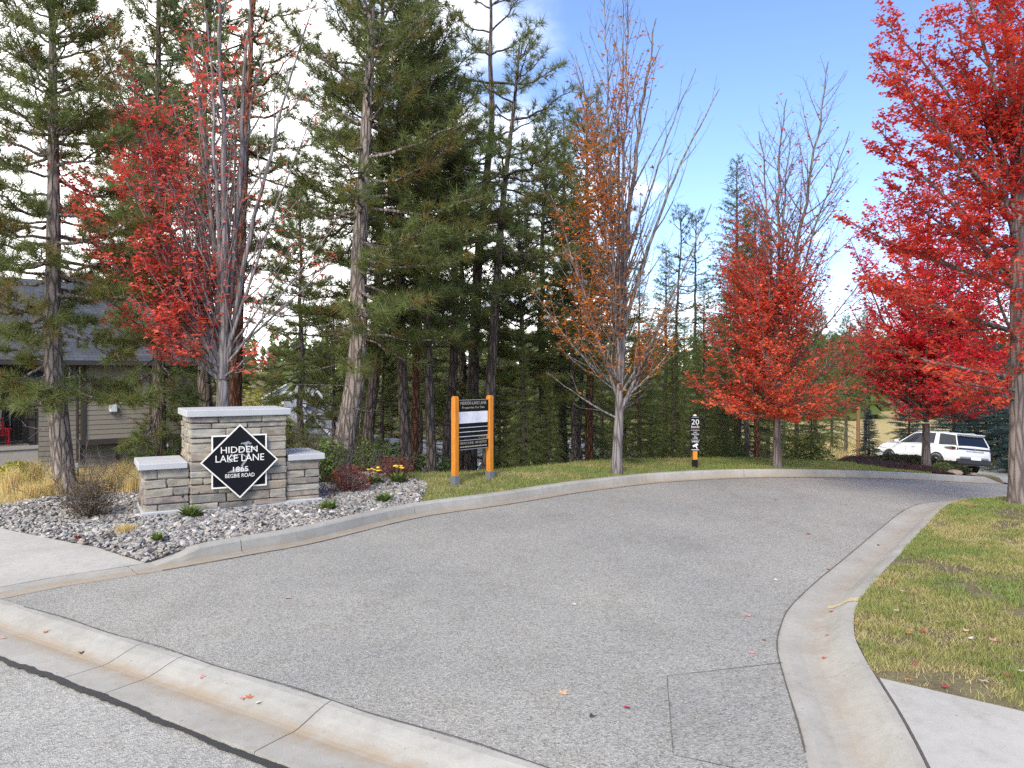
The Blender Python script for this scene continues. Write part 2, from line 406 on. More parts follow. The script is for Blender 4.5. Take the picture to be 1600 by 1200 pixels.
M['bark_grey'] = m_bark('weathered_pine_bark', [(0.2, (0.045, 0.036, 0.030)), (0.5, (0.16, 0.132, 0.112)), (0.85, (0.30, 0.25, 0.215))])
M['bark_red'] = m_bark('red_pine_bark', [(0.2, (0.03, 0.014, 0.009)), (0.5, (0.125, 0.055, 0.032)), (0.85, (0.25, 0.125, 0.075))])
M['bark_dark'] = m_bark('dark_pine_bark', [(0.2, (0.022, 0.018, 0.016)), (0.5, (0.078, 0.062, 0.053)), (0.85, (0.17, 0.135, 0.115))])
M['bark_maple'] = m_bark('maple_bark', [(0.2, (0.055, 0.047, 0.043)), (0.48, (0.15, 0.133, 0.127)), (0.9, (0.29, 0.265, 0.255))], 16, 1.6, 0.6, 0.012)
M['bark_maple_mid'] = m_bark('grey_maple_bark', [(0.2, (0.042, 0.036, 0.034)), (0.48, (0.118, 0.104, 0.10)), (0.9, (0.27, 0.245, 0.235))], 18, 1.8, 0.6, 0.012)
M['bark_maple_dark'] = m_bark('dark_maple_bark', [(0.2, (0.05, 0.04, 0.038)), (0.5, (0.13, 0.108, 0.10)), (0.9, (0.25, 0.21, 0.19))], 17, 2.2, 0.8, 0.014)
M['twig'] = plain('dead_twig', (0.10, 0.075, 0.06), 0.9)
PINE = [(0.0, (0.32, 0.15, 0.045)), (0.07, (0.27, 0.17, 0.05)), (0.16, (0.21, 0.19, 0.05)), (0.45, (0.135, 0.165, 0.048)), (0.75, (0.165, 0.205, 0.062)), (1.0, (0.23, 0.265, 0.09))]
M['needle'] = leaf_mat('pine_needles', PINE, 0.42, 0.45, 'tint', 0.25)
M['needle_deep'] = leaf_mat('deep_pine_needles', [(p, (c[0] * .78, c[1] * .86, c[2] * .95)) for p, c in PINE], 0.40, 0.45, 'tint', 0.25)
M['fir'] = leaf_mat('fir_needles', [(0.0, (0.20, 0.14, 0.045)), (0.12, (0.19, 0.18, 0.045)), (0.4, (0.10, 0.135, 0.038)), (0.75, (0.138, 0.18, 0.05)), (1.0, (0.22, 0.255, 0.075))], 0.42, 0.5, 'tint', 0.3)
M['spruce'] = leaf_mat('spruce_needles', [(0.0, (0.016, 0.032, 0.030)), (0.5, (0.030, 0.058, 0.056)), (1.0, (0.075, 0.115, 0.115))], 0.15, 0.5, 'tint', 0.3)
def maple_mat(name, cols): return leaf_mat(name, [(i / (len(cols) - 1), c) for i, c in enumerate(cols)], 0.48, 0.5, 'tint', 0.55)
M['leaf_a'] = maple_mat('coral_maple_leaf', [(0.66, 0.085, 0.07), (0.78, 0.125, 0.09), (0.82, 0.17, 0.11), (0.84, 0.23, 0.12), (0.66, 0.08, 0.10)])
M['leaf_b'] = maple_mat('orange_maple_leaf', [(0.55, 0.13, 0.03), (0.62, 0.19, 0.035), (0.66, 0.25, 0.045), (0.45, 0.16, 0.04), (0.70, 0.30, 0.07)])
M['leaf_c'] = maple_mat('scarlet_orange_maple_leaf', [(0.62, 0.06, 0.055), (0.76, 0.10, 0.065), (0.80, 0.155, 0.07), (0.82, 0.23, 0.075), (0.62, 0.07, 0.075)])
M['leaf_d'] = maple_mat('crimson_maple_leaf', [(0.60, 0.02, 0.06), (0.74, 0.035, 0.065), (0.80, 0.06, 0.06), (0.82, 0.13, 0.055), (0.82, 0.22, 0.06)])
M['leaf_e'] = maple_mat('rust_red_maple_leaf', [(0.44, 0.028, 0.04), (0.60, 0.05, 0.045), (0.70, 0.085, 0.05), (0.68, 0.15, 0.055), (0.46, 0.16, 0.055)])
M['grass'] = leaf_mat('grass_blades', [(0.0, (0.52, 0.42, 0.21)), (0.22, (0.42, 0.37, 0.15)), (0.45, (0.29, 0.295, 0.09)), (0.75, (0.205, 0.27, 0.07)), (1.0, (0.27, 0.34, 0.10))], 0.3, 0.5, 'tint', 0.35)
M['straw'] = leaf_mat('dry_grass', [(0.0, (0.46, 0.32, 0.11)), (0.5, (0.68, 0.52, 0.22)), (0.85, (0.78, 0.66, 0.36)), (1.0, (0.40, 0.38, 0.11))], 0.35, 0.6)
M['shrub_red'] = leaf_mat('barberry_leaf', [(0.0, (0.10, 0.025, 0.022)), (0.5, (0.22, 0.05, 0.04)), (0.85, (0.33, 0.075, 0.05)), (1.0, (0.16, 0.07, 0.045))], 0.3)
M['shrub_brown'] = leaf_mat('dusky_shrub_leaf', [(0.0, (0.06, 0.045, 0.03)), (0.5, (0.12, 0.08, 0.055)), (0.8, (0.10, 0.10, 0.045)), (1.0, (0.22, 0.13, 0.09))], 0.25)
M['leaf_green'] = leaf_mat('green_leaf', [(0.0, (0.07, 0.115, 0.028)), (0.5, (0.13, 0.19, 0.045)), (1.0, (0.22, 0.27, 0.075))], 0.3)
M['leaf_lime'] = leaf_mat('yellow_green_leaf', [(0.0, (0.16, 0.19, 0.03)), (0.5, (0.30, 0.31, 0.04)), (1.0, (0.50, 0.44, 0.05))], 0.35)
M['hedge'] = leaf_mat('hedge_leaf', [(0.0, (0.022, 0.032, 0.012)), (0.5, (0.05, 0.062, 0.022)), (1.0, (0.10, 0.10, 0.04))], 0.2)
M['petal'] = plain('yellow_petal', (0.75, 0.50, 0.03), 0.6)
M['seed'] = plain('dark_seed_head', (0.05, 0.022, 0.018), 0.9)
M['stem'] = plain('plant_stem', (0.12, 0.11, 0.05), 0.8)
# ------------------------------------------------------------------ paving and ground sheets
rng = np.random.default_rng(7)
def patch(name, poly, zfun, res, mat, kind='structure', parent=None, attrs=None):
    poly = np.asarray(poly, float); out = []
    for a, b in zip(poly, np.roll(poly, -1, axis=0)):
        n = max(1, int(np.linalg.norm(b - a) / (res * 1.2)))
        for k in range(n): out.append(a + (b - a) * k / n)
    B = np.array(out); nb = len(B)
    x0, y0 = B.min(0); x1, y1 = B.max(0)
    gx, gy = np.meshgrid(np.arange(x0, x1, res), np.arange(y0, y1, res)); gx = gx.ravel(); gy = gy.ravel()
    gx = gx + (rng.random(len(gx)) - .5) * res * .3; gy = gy + (rng.random(len(gy)) - .5) * res * .3
    ok = in_poly(gx, gy, B) & (dist_line(gx, gy, B, True) > res * .45)
    pts = np.vstack([B, np.stack([gx[ok], gy[ok]], 1)])
    r = delaunay_2d_cdt([Vector(p) for p in pts], [(i, (i + 1) % nb) for i in range(nb)], [], 1, 1e-5)
    v = np.array([(p.x, p.y) for p in r[0]]); f = np.array([t if len(t) == 3 else t[:3] for t in r[2]])
    a_, b_, c_ = v[f[:, 0]], v[f[:, 1]], v[f[:, 2]]
    flip = ((b_ - a_)[:, 0] * (c_ - a_)[:, 1] - (b_ - a_)[:, 1] * (c_ - a_)[:, 0]) < 0
    f[flip] = f[flip][:, ::-1]
    z = zfun(v[:, 0], v[:, 1])
    at = {k: fn(v[:, 0], v[:, 1]) for k, fn in (attrs or {}).items()}
    me = mesh_data(name, np.column_stack([v, z]), [f], mat, smooth=True, attrs=at)
    o = link(name, me, parent); tag(o, kind=kind if parent is None else None); return o
def arc_len(p): return np.concatenate([[0], np.cumsum(np.linalg.norm(np.diff(p, axis=0), axis=1))])
def sweep(name, path, prof, side, hmul, mat, parent, i0, i1, gap=0.005, wob=0.002):
    """prof: (offset, z, stain); hmul(index array) scales the raised part; pieces between two joints"""
    p = path[i0:i1 + 1].copy(); t = unit(np.gradient(path, axis=0))[i0:i1 + 1]; nrm = np.stack([-t[:, 1], t[:, 0]], 1) * side
    p[0] += t[0] * gap; p[-1] -= t[-1] * gap
    prof = np.array(prof, float); hm = hmul(np.arange(i0, i1 + 1))
    V = []; S = []
    for k in range(len(p)):
        xy = p[k] + nrm[k] * prof[:, 0:1]
        z = R_(xy[:, 0], xy[:, 1]) + np.where(prof[:, 1] > 0.012, 0.012 + (prof[:, 1] - 0.012) * hm[k], prof[:, 1])
        z = z + wob * (hash_noise(xy[:, 0], xy[:, 1], 0.13, 9) - .5) * (prof[:, 1] > -0.1) * 2
        V.append(np.column_stack([xy, z])); S.append(prof[:, 2])
    m = len(prof); V = np.concatenate(V); S = np.concatenate(S)
    i = np.arange(len(p) - 1)[:, None] * m; j = np.arange(m - 1)[None]
    f = np.stack([i + j, i + m + j, i + m + j + 1, i + j + 1], -1).reshape(-1, 4)
    if side > 0: f = f[:, ::-1]
    caps = [list(range(m)), list(range(len(V) - m, len(V)))[::-1]]
    if side > 0: caps = [c[::-1] for c in caps]
    me = mesh_data(name, V, [f[:, ::-1], np.array(caps)[:, ::-1]], mat, smooth=False, attrs={'stain': S})
    return link(name, me, parent)
lane_poly = np.vstack([left_edge, [(13.5, 18.7), (24, 24.5)], right_edge[::-1]])
patch('lane', lane_poly, lambda x, y: R_(x, y), 0.45, M['asphalt'])
seamN = np.array([seam_dir[1], -seam_dir[0]])          # towards the camera
seam = lambda s, o: SEAM0 + seam_dir * s + seamN * o
street_poly = np.array([seam(-16, .545), seam(14, .545), (30, -8), (30, -40), (-40, -40), (-40, 18)])
patch('street', street_poly, lambda x, y: np.full(np.shape(x), -0.058), 1.2, M['asphalt_street'])
drive_poly = np.array([(12.0, 17.75), (14.2, 22), (15.6, 27), (16.8, 33), (17.5, 41), (29, 41), (29, 20), (23.5, 15.5)])
patch('driveway', drive_poly, lambda x, y: R_(x, y) + 0.006, 0.6, M['asphalt'])
pp = [G(1042, 1058), G(1222, 1037), np.array([1.66, 4.3]), np.array([1.42, 3.4]), G(1052, 1180)]
patch('asphalt_patch', [pp[0], (pp[0] + pp[1]) / 2, pp[1] - [.02, 0], pp[2] - [.02, 0], pp[3] - [.02, 0], pp[4]], lambda x, y: R_(x, y) + 0.004, 0.2, M['asphalt_patch'])

# left kerb with its gutter pan, cast in lengths
sL = arc_len(left_edge); iK = int(np.argmin(np.linalg.norm(left_edge - G(238, 894), axis=1)))
def hL(i):
    q = np.clip((sL[i] - sL[iK]) / 0.55, 0, 1); e = np.clip((sL[-1] - sL[i]) / 0.8, 0, 1)
    return np.minimum(q * q * (3 - 2 * q), e)
PROF_L = [(0, -.15, 0.5), (0, .006, 1), (.08, .004, 1.0), (.17, .002, 1.3), (.190, .008, .8), (.205, .075, .15), (.213, .115, .05), (.232, .132, 0), (.262, .138, 0), (.355, .136, .05), (.37, .128, .2), (.372, -.15, .2)]
kl = empty('kerb'); tag(kl, kind='structure')
cuts = [0, iK - 1] + [int(np.argmin(np.linalg.norm(left_edge - G(*p), axis=1))) for p in ((376, 870), (658, 809), (860, 777), (1022, 756), (1180, 747), (1330, 747))] + [len(left_edge) - 1]
for a, b in zip(cuts[:-1], cuts[1:]): sweep('kerb_length', left_edge, PROF_L, 1, hL, M['kerb'], kl, a, b)
# right kerb: a low rolled kerb
PROF_R = [(0, -.15, 0), (0, .005, .4), (.06, .006, .1), (.16, -.004, .35), (.25, .004, .6), (.31, .022, .3), (.36, .055, .1), (.41, .09, 0), (.455, .108, 0), (.495, .112, .1), (.50, .09, .3), (.502, -.15, .2)]
kr = empty('kerb'); tag(kr, kind='structure')
cutsR = [0] + [int(np.argmin(np.linalg.norm(right_edge - G(*p), axis=1))) for p in ((1226, 1062), (1222, 975), (1277, 909), (1320, 873), (1372, 830), (1415, 798), (1467, 784))] + [len(right_edge) // 2 + 30, len(right_edge) - 1]
cutsR = sorted(set(cutsR))
for a, b in zip(cutsR[:-1], cutsR[1:]): sweep('kerb_length', right_edge, PROF_R, -1, lambda i: np.ones(len(i)), M['kerb'], kr, a, b)
# rolled gutter across the mouth of the lane
ks = empty('gutter'); tag(ks, kind='structure')
PROF_S = [(0, -.2, 0), (0, .005, .05), (.05, .004, 0), (.13, -.014, 0), (.20, -.036, .25), (.255, -.050, 1.2), (.29, -.054, 1.35), (.33, -.052, .9), (.40, -.050, .2), (.55, -.048, .1), (.56, -.2, .1)]
sp_ = np.arange(-16, 12, 0.15); seam_path = SEAM0[None] + seam_dir[None] * sp_[:, None]
def seam_i(px, py):
    q = G(px, py); return int(np.argmin(np.linalg.norm(seam_path - q, axis=1)))
cutsS = [0, seam_i(-600, 880), seam_i(221, 1002), seam_i(296, 1027), seam_i(520, 1093), len(seam_path) - 1]
cutsS = sorted(set(cutsS))
for a, b in zip(cutsS[:-1], cutsS[1:]): sweep('gutter_length', seam_path, PROF_S, -1, lambda i: np.ones(len(i)), M['kerb'], ks, a, b, 0.004, .003)
# black sealant along the street edge and over the lane edge
def ribbon(name, pts, w, z, mat, seed, label=None):
    r = np.random.default_rng(seed); t = unit(np.gradient(pts, axis=0)); n = np.stack([-t[:, 1], t[:, 0]], 1)
    a = pts + n * (w * (.35 + .75 * hash_noise(pts[:, 0], pts[:, 1], .045, seed) * hash_noise(pts[:, 0], pts[:, 1], .3, seed + 5)))[:, None]; b = pts - n * (w * (.35 + .75 * hash_noise(pts[:, 0], pts[:, 1], .04, seed + 1) * hash_noise(pts[:, 0], pts[:, 1], .25, seed + 6)))[:, None]
    k = len(pts); V = np.vstack([np.column_stack([a, z(a[:, 0], a[:, 1])]), np.column_stack([b, z(b[:, 0], b[:, 1])])])
    i = np.arange(k - 1); f = np.stack([i, i + k, i + k + 1, i + 1], 1)
    o = link(name, mesh_data(name, V, [f], mat)); tag(o, kind='structure'); return o
M['sealant'] = plain('black_sealant', (0.028, 0.027, 0.026), 0.75, var=.35, scale=20, bump=.5)
M['joint'] = plain('dirty_joint', (0.085, 0.075, 0.062), 0.95, var=.4, scale=30, bump=.5)
ss = np.arange(-6, 7, 0.012)
ribbon('crack_sealant', np.array([seam(s, .585 + .012 * math.sin(s * 2.1) + .006 * math.sin(s * 9)) for s in ss]), 0.046, lambda x, y: np.full(np.shape(x), -0.046), M['sealant'], 3)
ribbon('edge_crack', np.array([seam(s, -.004 + .012 * math.sin(s * 5)) for s in np.arange(.4, 6.5, .015)]), 0.0075, lambda x, y: R_(x, y) + 0.0095, M['joint'], 8)
ribbon('edge_crack', smooth_path(left_edge[6:130], .04) + np.array([0, -.006]), 0.011, lambda x, y: R_(x, y) + 0.0095, M['joint'], 11)
ribbon('edge_crack', smooth_path(right_edge[4:60], .03) + np.array([-.004, 0]), 0.008, lambda x, y: R_(x, y) + 0.0095, M['joint'], 12)
a_, b_ = G(1042, 1058), G(1222, 1037)
ribbon('edge_crack', np.array([a_ + (b_ - a_) * k for k in np.linspace(0, 1, 60)]), .006, lambda x, y: R_(x, y) + .0085, M['joint'], 13)
a_, b_ = G(1042, 1058), G(1052, 1180)
ribbon('edge_crack', np.array([a_ + (b_ - a_) * k for k in np.linspace(0, 1, 60)]), .0035, lambda x, y: R_(x, y) + .0085, M['joint'], 14)
# faded yellow paint across the right kerb
M['yellow'] = plain('faded_yellow_paint', (0.46, 0.385, 0.22), 0.8, var=.3, scale=25)
iy = int(np.argmin(np.linalg.norm(right_edge - G(1243, 940), axis=1)))
V = []; tt = unit(np.gradient(right_edge, axis=0))[iy]; nn = np.array([tt[1], -tt[0]])
offs = [(.255, .004), (.31, .022), (.36, .055), (.41, .09), (.455, .108), (.49, .112)]
for o_, z_ in offs:
    for s_ in (-.055 - .25 * (o_ - .25) * (o_ - .25), .05):
        p = right_edge[iy] + nn * o_ + tt * (s_ + .006 * math.sin(o_ * 90 + s_ * 50)); V.append((p[0], p[1], R_(p[0], p[1]) + z_ + .004))
o = link('kerb_paint', mesh_data('kerb_paint', V, [np.array([(2 * i, 2 * i + 2, 2 * i + 3, 2 * i + 1) for i in range(len(offs) - 1)])], M['yellow']))
tag(o, kind='structure')

# concrete slabs: the sidewalk crossing on the left, and the sidewalk at lower right
slab_top = [G(227, 877, .03), G(150, 855, .04), G(85, 843, .04), G(0, 825, .04)]
slabL = np.vstack([left_back[:iK + 1], slab_top, [(-10.5, 11.6)], [seam(-7.2, -.02)], [seam(-.15, -.02)]])
patch('sidewalk', slabL, lambda x, y: R_(x, y) + 0.012 + 0.03 * np.clip(dist_line(x, y, left_edge[:iK + 20]) - .3, 0, 1), 0.4, M['slab'])
ij = int(np.argmin(np.linalg.norm(right_back - G(1367, 1058, .11), axis=1)))
sa, sb = right_back[ij], G(1600, 1112, .11)
sdirR = unit(sb - sa); far_r = sa + sdirR * 7
gap_n = np.array([sdirR[1], -sdirR[0]])
slabR = np.vstack([right_back[ij::-1] + [.014, 0], [(1.95, 1.9)], [far_r + np.array([-1.0, -2.2])], [far_r]])
patch('sidewalk', slabR, lambda x, y: R_(x, y) + 0.108, 0.4, M['slab'])
ribbon('edge_crack', smooth_path(right_back[:ij + 1], .03) + [.007, 0], .016, lambda x, y: R_(x, y) + .106, M['joint'], 21)

# gravel bed, verge, lawn, mulch bed
iG = int(np.argmin(np.linalg.norm(left_back - G(676, 786, .13), axis=1)))
grav_poly = np.vstack([left_back[iK + 2:iG + 1], [G(668, 757, .14), G(655, 751, .15), (-2.6, 12.9), (-4.2, 13.0), (-5.4, 11.6), G(215, 770, .14), G(80, 775, .14), G(0, 790, .14), (-8.6, 10.9), (-8.2, 10.25)], slab_top[::-1]])
GR_Z = lambda x, y: TOP(x, y) - .092 * np.exp(-dist_line(x, y, slab_top) / .35) - .02 * np.exp(-dist_line(x, y, left_back) / .2)
patch('gravel_bed', grav_poly, GR_Z, 0.25, M['gravel_floor'])
iV = int(np.argmin(np.abs(left_back[:, 0] - 9.0)))
verge_poly = np.vstack([left_back[iG:iV], [(9.3, 16.3), (8.7, 17.0), (8.2, 17.9), (8.9, 19.8), (8.4, 20.3), (6.5, 18.4), (4, 17.2), (1.5, 16.2), (0, 15.0), (-1.3, 14.3), (-2.4, 13.6), G(655, 751, .15), G(668, 757, .14)]])
patch('grass_verge', verge_poly, TOP, 0.3, M['verge_soil'])
iE = int(np.argmin(np.abs(right_back[:, 0] - 15.0)))
lawn_poly = np.vstack([right_back[ij:iE], [(15, 8), (12, 3), far_r, sb, sa]])
LAWN_Z = lambda x, y: R_(x, y) + .10 + .035 * (hash_noise(x, y, .8, 5) - .4) * np.clip(dist_line(x, y, right_back) * 3, 0, 1) * np.clip(dist_line(x, y, [sa, far_r]) * 3, 0, 1) + .008
patch('lawn', lawn_poly, LAWN_Z, 0.2, M['lawn_soil'])
patch('mulch_bed', BED, lambda x, y: TOP(x, y) + .02, 0.25, M['mulch'])

# the one wide ground sheet
def axis(lo, hi, fine0, fine1, step, grow):
    a = list(np.arange(fine0, fine1 + 1e-6, step)); s = step
    while a[-1] < hi: s *= grow; a.append(a[-1] + s)
    s = step; b = [a[0]]
    while b[-1] > lo: s *= grow; b.append(b[-1] - s)
    return np.array(b[:0:-1] + a)
gx = axis(-1800, 1800, -12, 16, .3, 1.10); gy = axis(-300, 2600, 3, 32, .3, 1.09)
XX, YY = np.meshgrid(gx, gy); xx, yy = XX.ravel(), YY.ravel()
near = (np.abs(xx) < 60) & (yy < 60)
Z = TOP(xx, yy) - .05
pav = np.zeros(len(xx), bool)
kp = np.vstack([offset_path(left_edge, .25), [(13.7, 18.9), (24, 24.5)], offset_path(right_edge, -.3)[::-1]])
for poly in (kp, slabL, slabR, drive_poly, street_poly): pav |= in_poly(xx, yy, poly)
Z = np.where(pav, np.minimum(Z, R_(xx, yy) - .16), Z)
nearpav = (xx > -45) & (xx < 34) & (yy < 42) & (dist_line(xx, yy, kp, True) < .32) | in_poly(xx, yy, lawn_poly)
Z = np.where(nearpav, np.minimum(Z, R_(xx, yy) - .12), Z)
Z = np.where(dist_line(xx, yy, street_poly, True) < .5, np.minimum(Z, -.2), Z)
Z = np.where(in_poly(xx, yy, grav_poly) | in_poly(xx, yy, verge_poly), Z - .06, Z)
straw = np.clip((xx - 11) / 4, 0, 1) * in_poly(xx, yy, HILLTOP) * (yy > 16) + ((xx < -4.6) & (yy > 9) & (yy < 17)) * .9
straw = np.clip(straw + .55 * (yy > 60) * (hash_noise(xx, yy, 40, 2) > .55), 0, 1)
nx, ny = len(gx), len(gy); i = np.arange(ny - 1)[:, None] * nx; j = np.arange(nx - 1)[None]
f = np.stack([i + j, i + j + 1, i + nx + j + 1, i + nx + j], -1).reshape(-1, 4)
tag(link('ground', mesh_data('ground', np.column_stack([xx, yy, Z]), [f], M['ground'], smooth=True, attrs={'straw': straw})), kind='structure')

# ------------------------------------------------------------------ gravel, grass, straw: what nobody could count
ICO_V = []; ph = (1 + 5 ** .5) / 2
for a, b in ((-1, ph), (1, ph), (-1, -ph), (1, -ph)): ICO_V.append((a, b, 0))
for a, b in ((-1, ph), (1, ph), (-1, -ph), (1, -ph)): ICO_V.append((0, a, b))
for a, b in ((ph, -1), (ph, 1), (-ph, -1), (-ph, 1)): ICO_V.append((a, 0, b))
ICO_V = unit(np.array(ICO_V, float))
ICO_F = np.array([(0, 11, 5), (0, 5, 1), (0, 1, 7), (0, 7, 10), (0, 10, 11), (1, 5, 9), (5, 11, 4), (11, 10, 2), (10, 7, 6), (7, 1, 8), (3, 9, 4), (3, 4, 2), (3, 2, 6), (3, 6, 8), (3, 8, 9), (4, 9, 5), (2, 4, 11), (6, 2, 10), (8, 6, 7), (9, 8, 1)])
def sample_poly(poly, n, r):
    poly = np.asarray(poly); lo, hi = poly.min(0), poly.max(0); out = []
    tot = 0
    while tot < n:
        p = lo + (hi - lo) * r.random((n * 2, 2)); p = p[in_poly(p[:, 0], p[:, 1], poly)]; out.append(p); tot += len(p)
    return np.concatenate(out)[:n]
def in_view(p, m=60): 
    px = 800 + F_PX * p[:, 0] / np.maximum(p[:, 1], .1); return (px > -m * 3) & (px < 1600 + m * 3) & (p[:, 1] > 2)
def rot_rand(n, r):
    q = r.normal(size=(n, 4)); q /= np.linalg.norm(q, axis=1, keepdims=True); w, x, y, z = q.T
    return np.stack([np.stack([1 - 2 * (y * y + z * z), 2 * (x * y - z * w), 2 * (x * z + y * w)], -1), np.stack([2 * (x * y + z * w), 1 - 2 * (x * x + z * z), 2 * (y * z - x * w)], -1), np.stack([2 * (x * z - y * w), 2 * (y * z + x * w), 1 - 2 * (x * x + y * y)], -1)], 1)
r = np.random.default_rng(21)
p = sample_poly(grav_poly, 24000, r); n = len(p)
sz = np.exp(r.normal(math.log(.0165), .34, n)).clip(.009, .038)
jit = 1 + .34 * r.normal(size=(n, 12, 1)); ax = np.stack([1 + .35 * r.random(n), .8 + .3 * r.random(n), .5 + .3 * r.random(n)], 1)
rz = r.random(n) * 6.283; c_, s_ = np.cos(rz), np.sin(rz)
v = ICO_V[None] * jit * ax[:, None]
tl = r.normal(size=(n, 1)) * .35
v[..., 2] += tl * v[..., 0]
v = np.stack([v[..., 0] * c_[:, None] - v[..., 1] * s_[:, None], v[..., 0] * s_[:, None] + v[..., 1] * c_[:, None], v[..., 2]], -1) * sz[:, None, None]
v += np.column_stack([p, GR_Z(p[:, 0], p[:, 1]) + sz * .35 + .012 * r.random(n)])[:, None]
f = (ICO_F[None] + (np.arange(n) * 12)[:, None, None]).reshape(-1, 3)
o = link('gravel', mesh_data('gravel', v.reshape(-1, 3), [f], M['pebble'])); tag(o, 'loose grey and buff pebbles filling the bed round the stone sign', 'gravel', kind='stuff')

def blades(name, p, z, h, w, tint, mat, r, lean=.6, seg=1):
    n = len(p); a = r.random(n) * 6.283; b = r.random(n) * 6.283
    d = np.stack([np.cos(a), np.sin(a), np.zeros(n)], 1); l = np.stack([np.cos(b), np.sin(b), np.zeros(n)], 1)
    base = np.column_stack([p, z]); L = (lean * r.random(n))[:, None]
    if seg == 1:
        tip = base + (l * L + np.array([0, 0, 1.0])) * h[:, None]
        V = np.stack([base - d * w[:, None] / 2, base + d * w[:, None] / 2, tip], 1); k = 3
        F = [np.arange(n * 3).reshape(n, 3)]
    else:
        mid = base + (l * L * .25 + np.array([0, 0, .55])) * h[:, None]; tip = base + (l * L * 1.1 + np.array([0, 0, .95])) * h[:, None]
        V = np.stack([base - d * w[:, None] / 2, base + d * w[:, None] / 2, mid + d * w[:, None] * .35, mid - d * w[:, None] * .35, tip], 1); k = 5
        i = (np.arange(n) * 5)[:, None]; F = [i + np.array([[0, 1, 2, 3]]), i + np.array([[3, 2, 4]])]
    return mesh_data(name, V.reshape(-1, 3), F, mat, attrs={'tint': np.repeat(tint, k)})
# lawn blades: green tufts, straw patches, bare soil
p = sample_poly(lawn_poly, 1300000, r); p = p[in_view(p, 12) | ((r.random(len(p)) < .22) & (p[:, 1] > 1))]
fade = np.clip(4.6 / p[:, 1], .18, 1)
big = hash_noise(p[:, 0], p[:, 1], .62, 31) * .6 + hash_noise(p[:, 0], p[:, 1], .21, 32) * .4; clump = hash_noise(p[:, 0], p[:, 1], .075, 33)
bare = np.clip((hash_noise(p[:, 0], p[:, 1], .8, 35) * .65 + hash_noise(p[:, 0], p[:, 1], .27, 36) * .35 - .555 + .05 * (5.2 - p[:, 1]).clip(0, 3)) * 9, 0, 1)
keep = (r.random(len(p)) < (.5 + .5 * clump) * (1 - .93 * bare)) & (r.random(len(p)) < np.clip(fade * 1.7, 0, 1))
p, big, clump, fade = p[keep], big[keep], clump[keep], fade[keep]
n = len(p); tint = np.clip((big - .34) * 1.9 + .45 * (clump - .5) + .05 * (p[:, 1] - 6).clip(0, 4), 0, 1)
h = (.018 + .032 * r.random(n)) * (.55 + .75 * clump); w = (.0042 + .0036 * r.random(n)) / np.sqrt(fade)
o = link('lawn_grass', blades('lawn_grass', p, LAWN_Z(p[:, 0], p[:, 1]) - .004, h, w, tint, M['grass'], r, 1.3)); tag(o, 'patchy short lawn grass, green and straw yellow, beside the right kerb', 'grass', kind='stuff')
p = sample_poly(verge_poly, 120000, r); p = p[in_view(p)]
dk = dist_line(p[:, 0], p[:, 1], left_back)
big = hash_noise(p[:, 0], p[:, 1], .7, 41) * .55 + hash_noise(p[:, 0], p[:, 1], .22, 42) * .45; clump = hash_noise(p[:, 0], p[:, 1], .12, 43)
keep = (r.random(len(p)) < .4 + .6 * clump) & (r.random(len(p)) < np.where(p[:, 0] < -.2, .75, 1)) & (dk > .012)
p, big, clump = p[keep], big[keep], clump[keep]; n = len(p)
tint = np.clip((big - .30) * 1.7 + .3 * (clump - .5) + .08 + .22 * np.clip(p[:, 0] / 3, 0, 1), 0, 1)
o = link('verge_grass', blades('verge_grass', p, TOP(p[:, 0], p[:, 1]) - .005, (.025 + .045 * r.random(n)) * (.6 + .6 * clump), .007 + .004 * r.random(n), tint, M['grass'], r, 1.0)); tag(o, 'mown grass strip behind the far kerb, greener past the pale trunk', 'grass', kind='stuff')
# straw grass on the left bank and on the golden slope at right
pl = sample_poly(np.array([(-13, 11.0), (-8.6, 10.9), (-6.9, 9.95), (-6.6, 10.7), (-5.5, 11.2), (-4.9, 12.1), (-5.2, 14.2), (-13, 15)]), 14000, r)
hl = (.06 + .16 * r.random(len(pl))) * (.4 + 1.2 * hash_noise(pl[:, 0], pl[:, 1], .5, 51))
pr = sample_poly(np.array([(8.8, 20.5), (10.8, 25), (12.5, 28.5), (16, 42), (22, 60), (40, 60), (30, 42), (17.0, 41.5), (15.5, 34), (12.6, 27.9), (12, 29), (9.5, 26)]), 26000, r)
hr = .22 + .38 * r.random(len(pr))
pa = np.vstack([pl, pr]); n = len(pa)
o = link('dry_grass', blades('dry_grass', pa, TOP(pa[:, 0], pa[:, 1]) - .06, np.concatenate([hl, hr]), np.concatenate([np.full(len(pl), .006), np.full(len(pr), .03)]), r.random(n), M['straw'], r, .9)); tag(o, 'straw coloured dry grass on the bank and the open slope', 'grass', kind='stuff')
# ------------------------------------------------------------------ trees
def curve_pts(p0, p1, p2, n):
    t = np.linspace(0, 1, n)[:, None]; return (1 - t) ** 2 * p0 + 2 * t * (1 - t) * p1 + t * t * p2
def trunk_mesh(path, rad, n, seed, flare=.35, lump=.06):
    """tapered trunk with root flare, knots and a slightly uneven outline"""
    s = arc_len(path); rr = rad * (1 + flare * np.exp(-s / .22))
    v, f = tube_np(path, rr, n); m = len(path)
    th = np.arange(n) * 6.283 / n
    w = 1 + lump * (np.sin(3 * th[None] + s[:, None] * 1.7 + seed) + .8 * np.sin(5 * th[None] - s[:, None] * 2.9 + seed * 2)) * .5
    w += lump * .9 * (hash_noise(s[:, None] * 1.0 + 0 * th[None], th[None] * 1.2 + 0 * s[:, None], .22, seed) - .5)
    v = path[:, None] + (v.reshape(m, n, 3) - path[:, None]) * w[..., None]
    return v.reshape(-1, 3), f
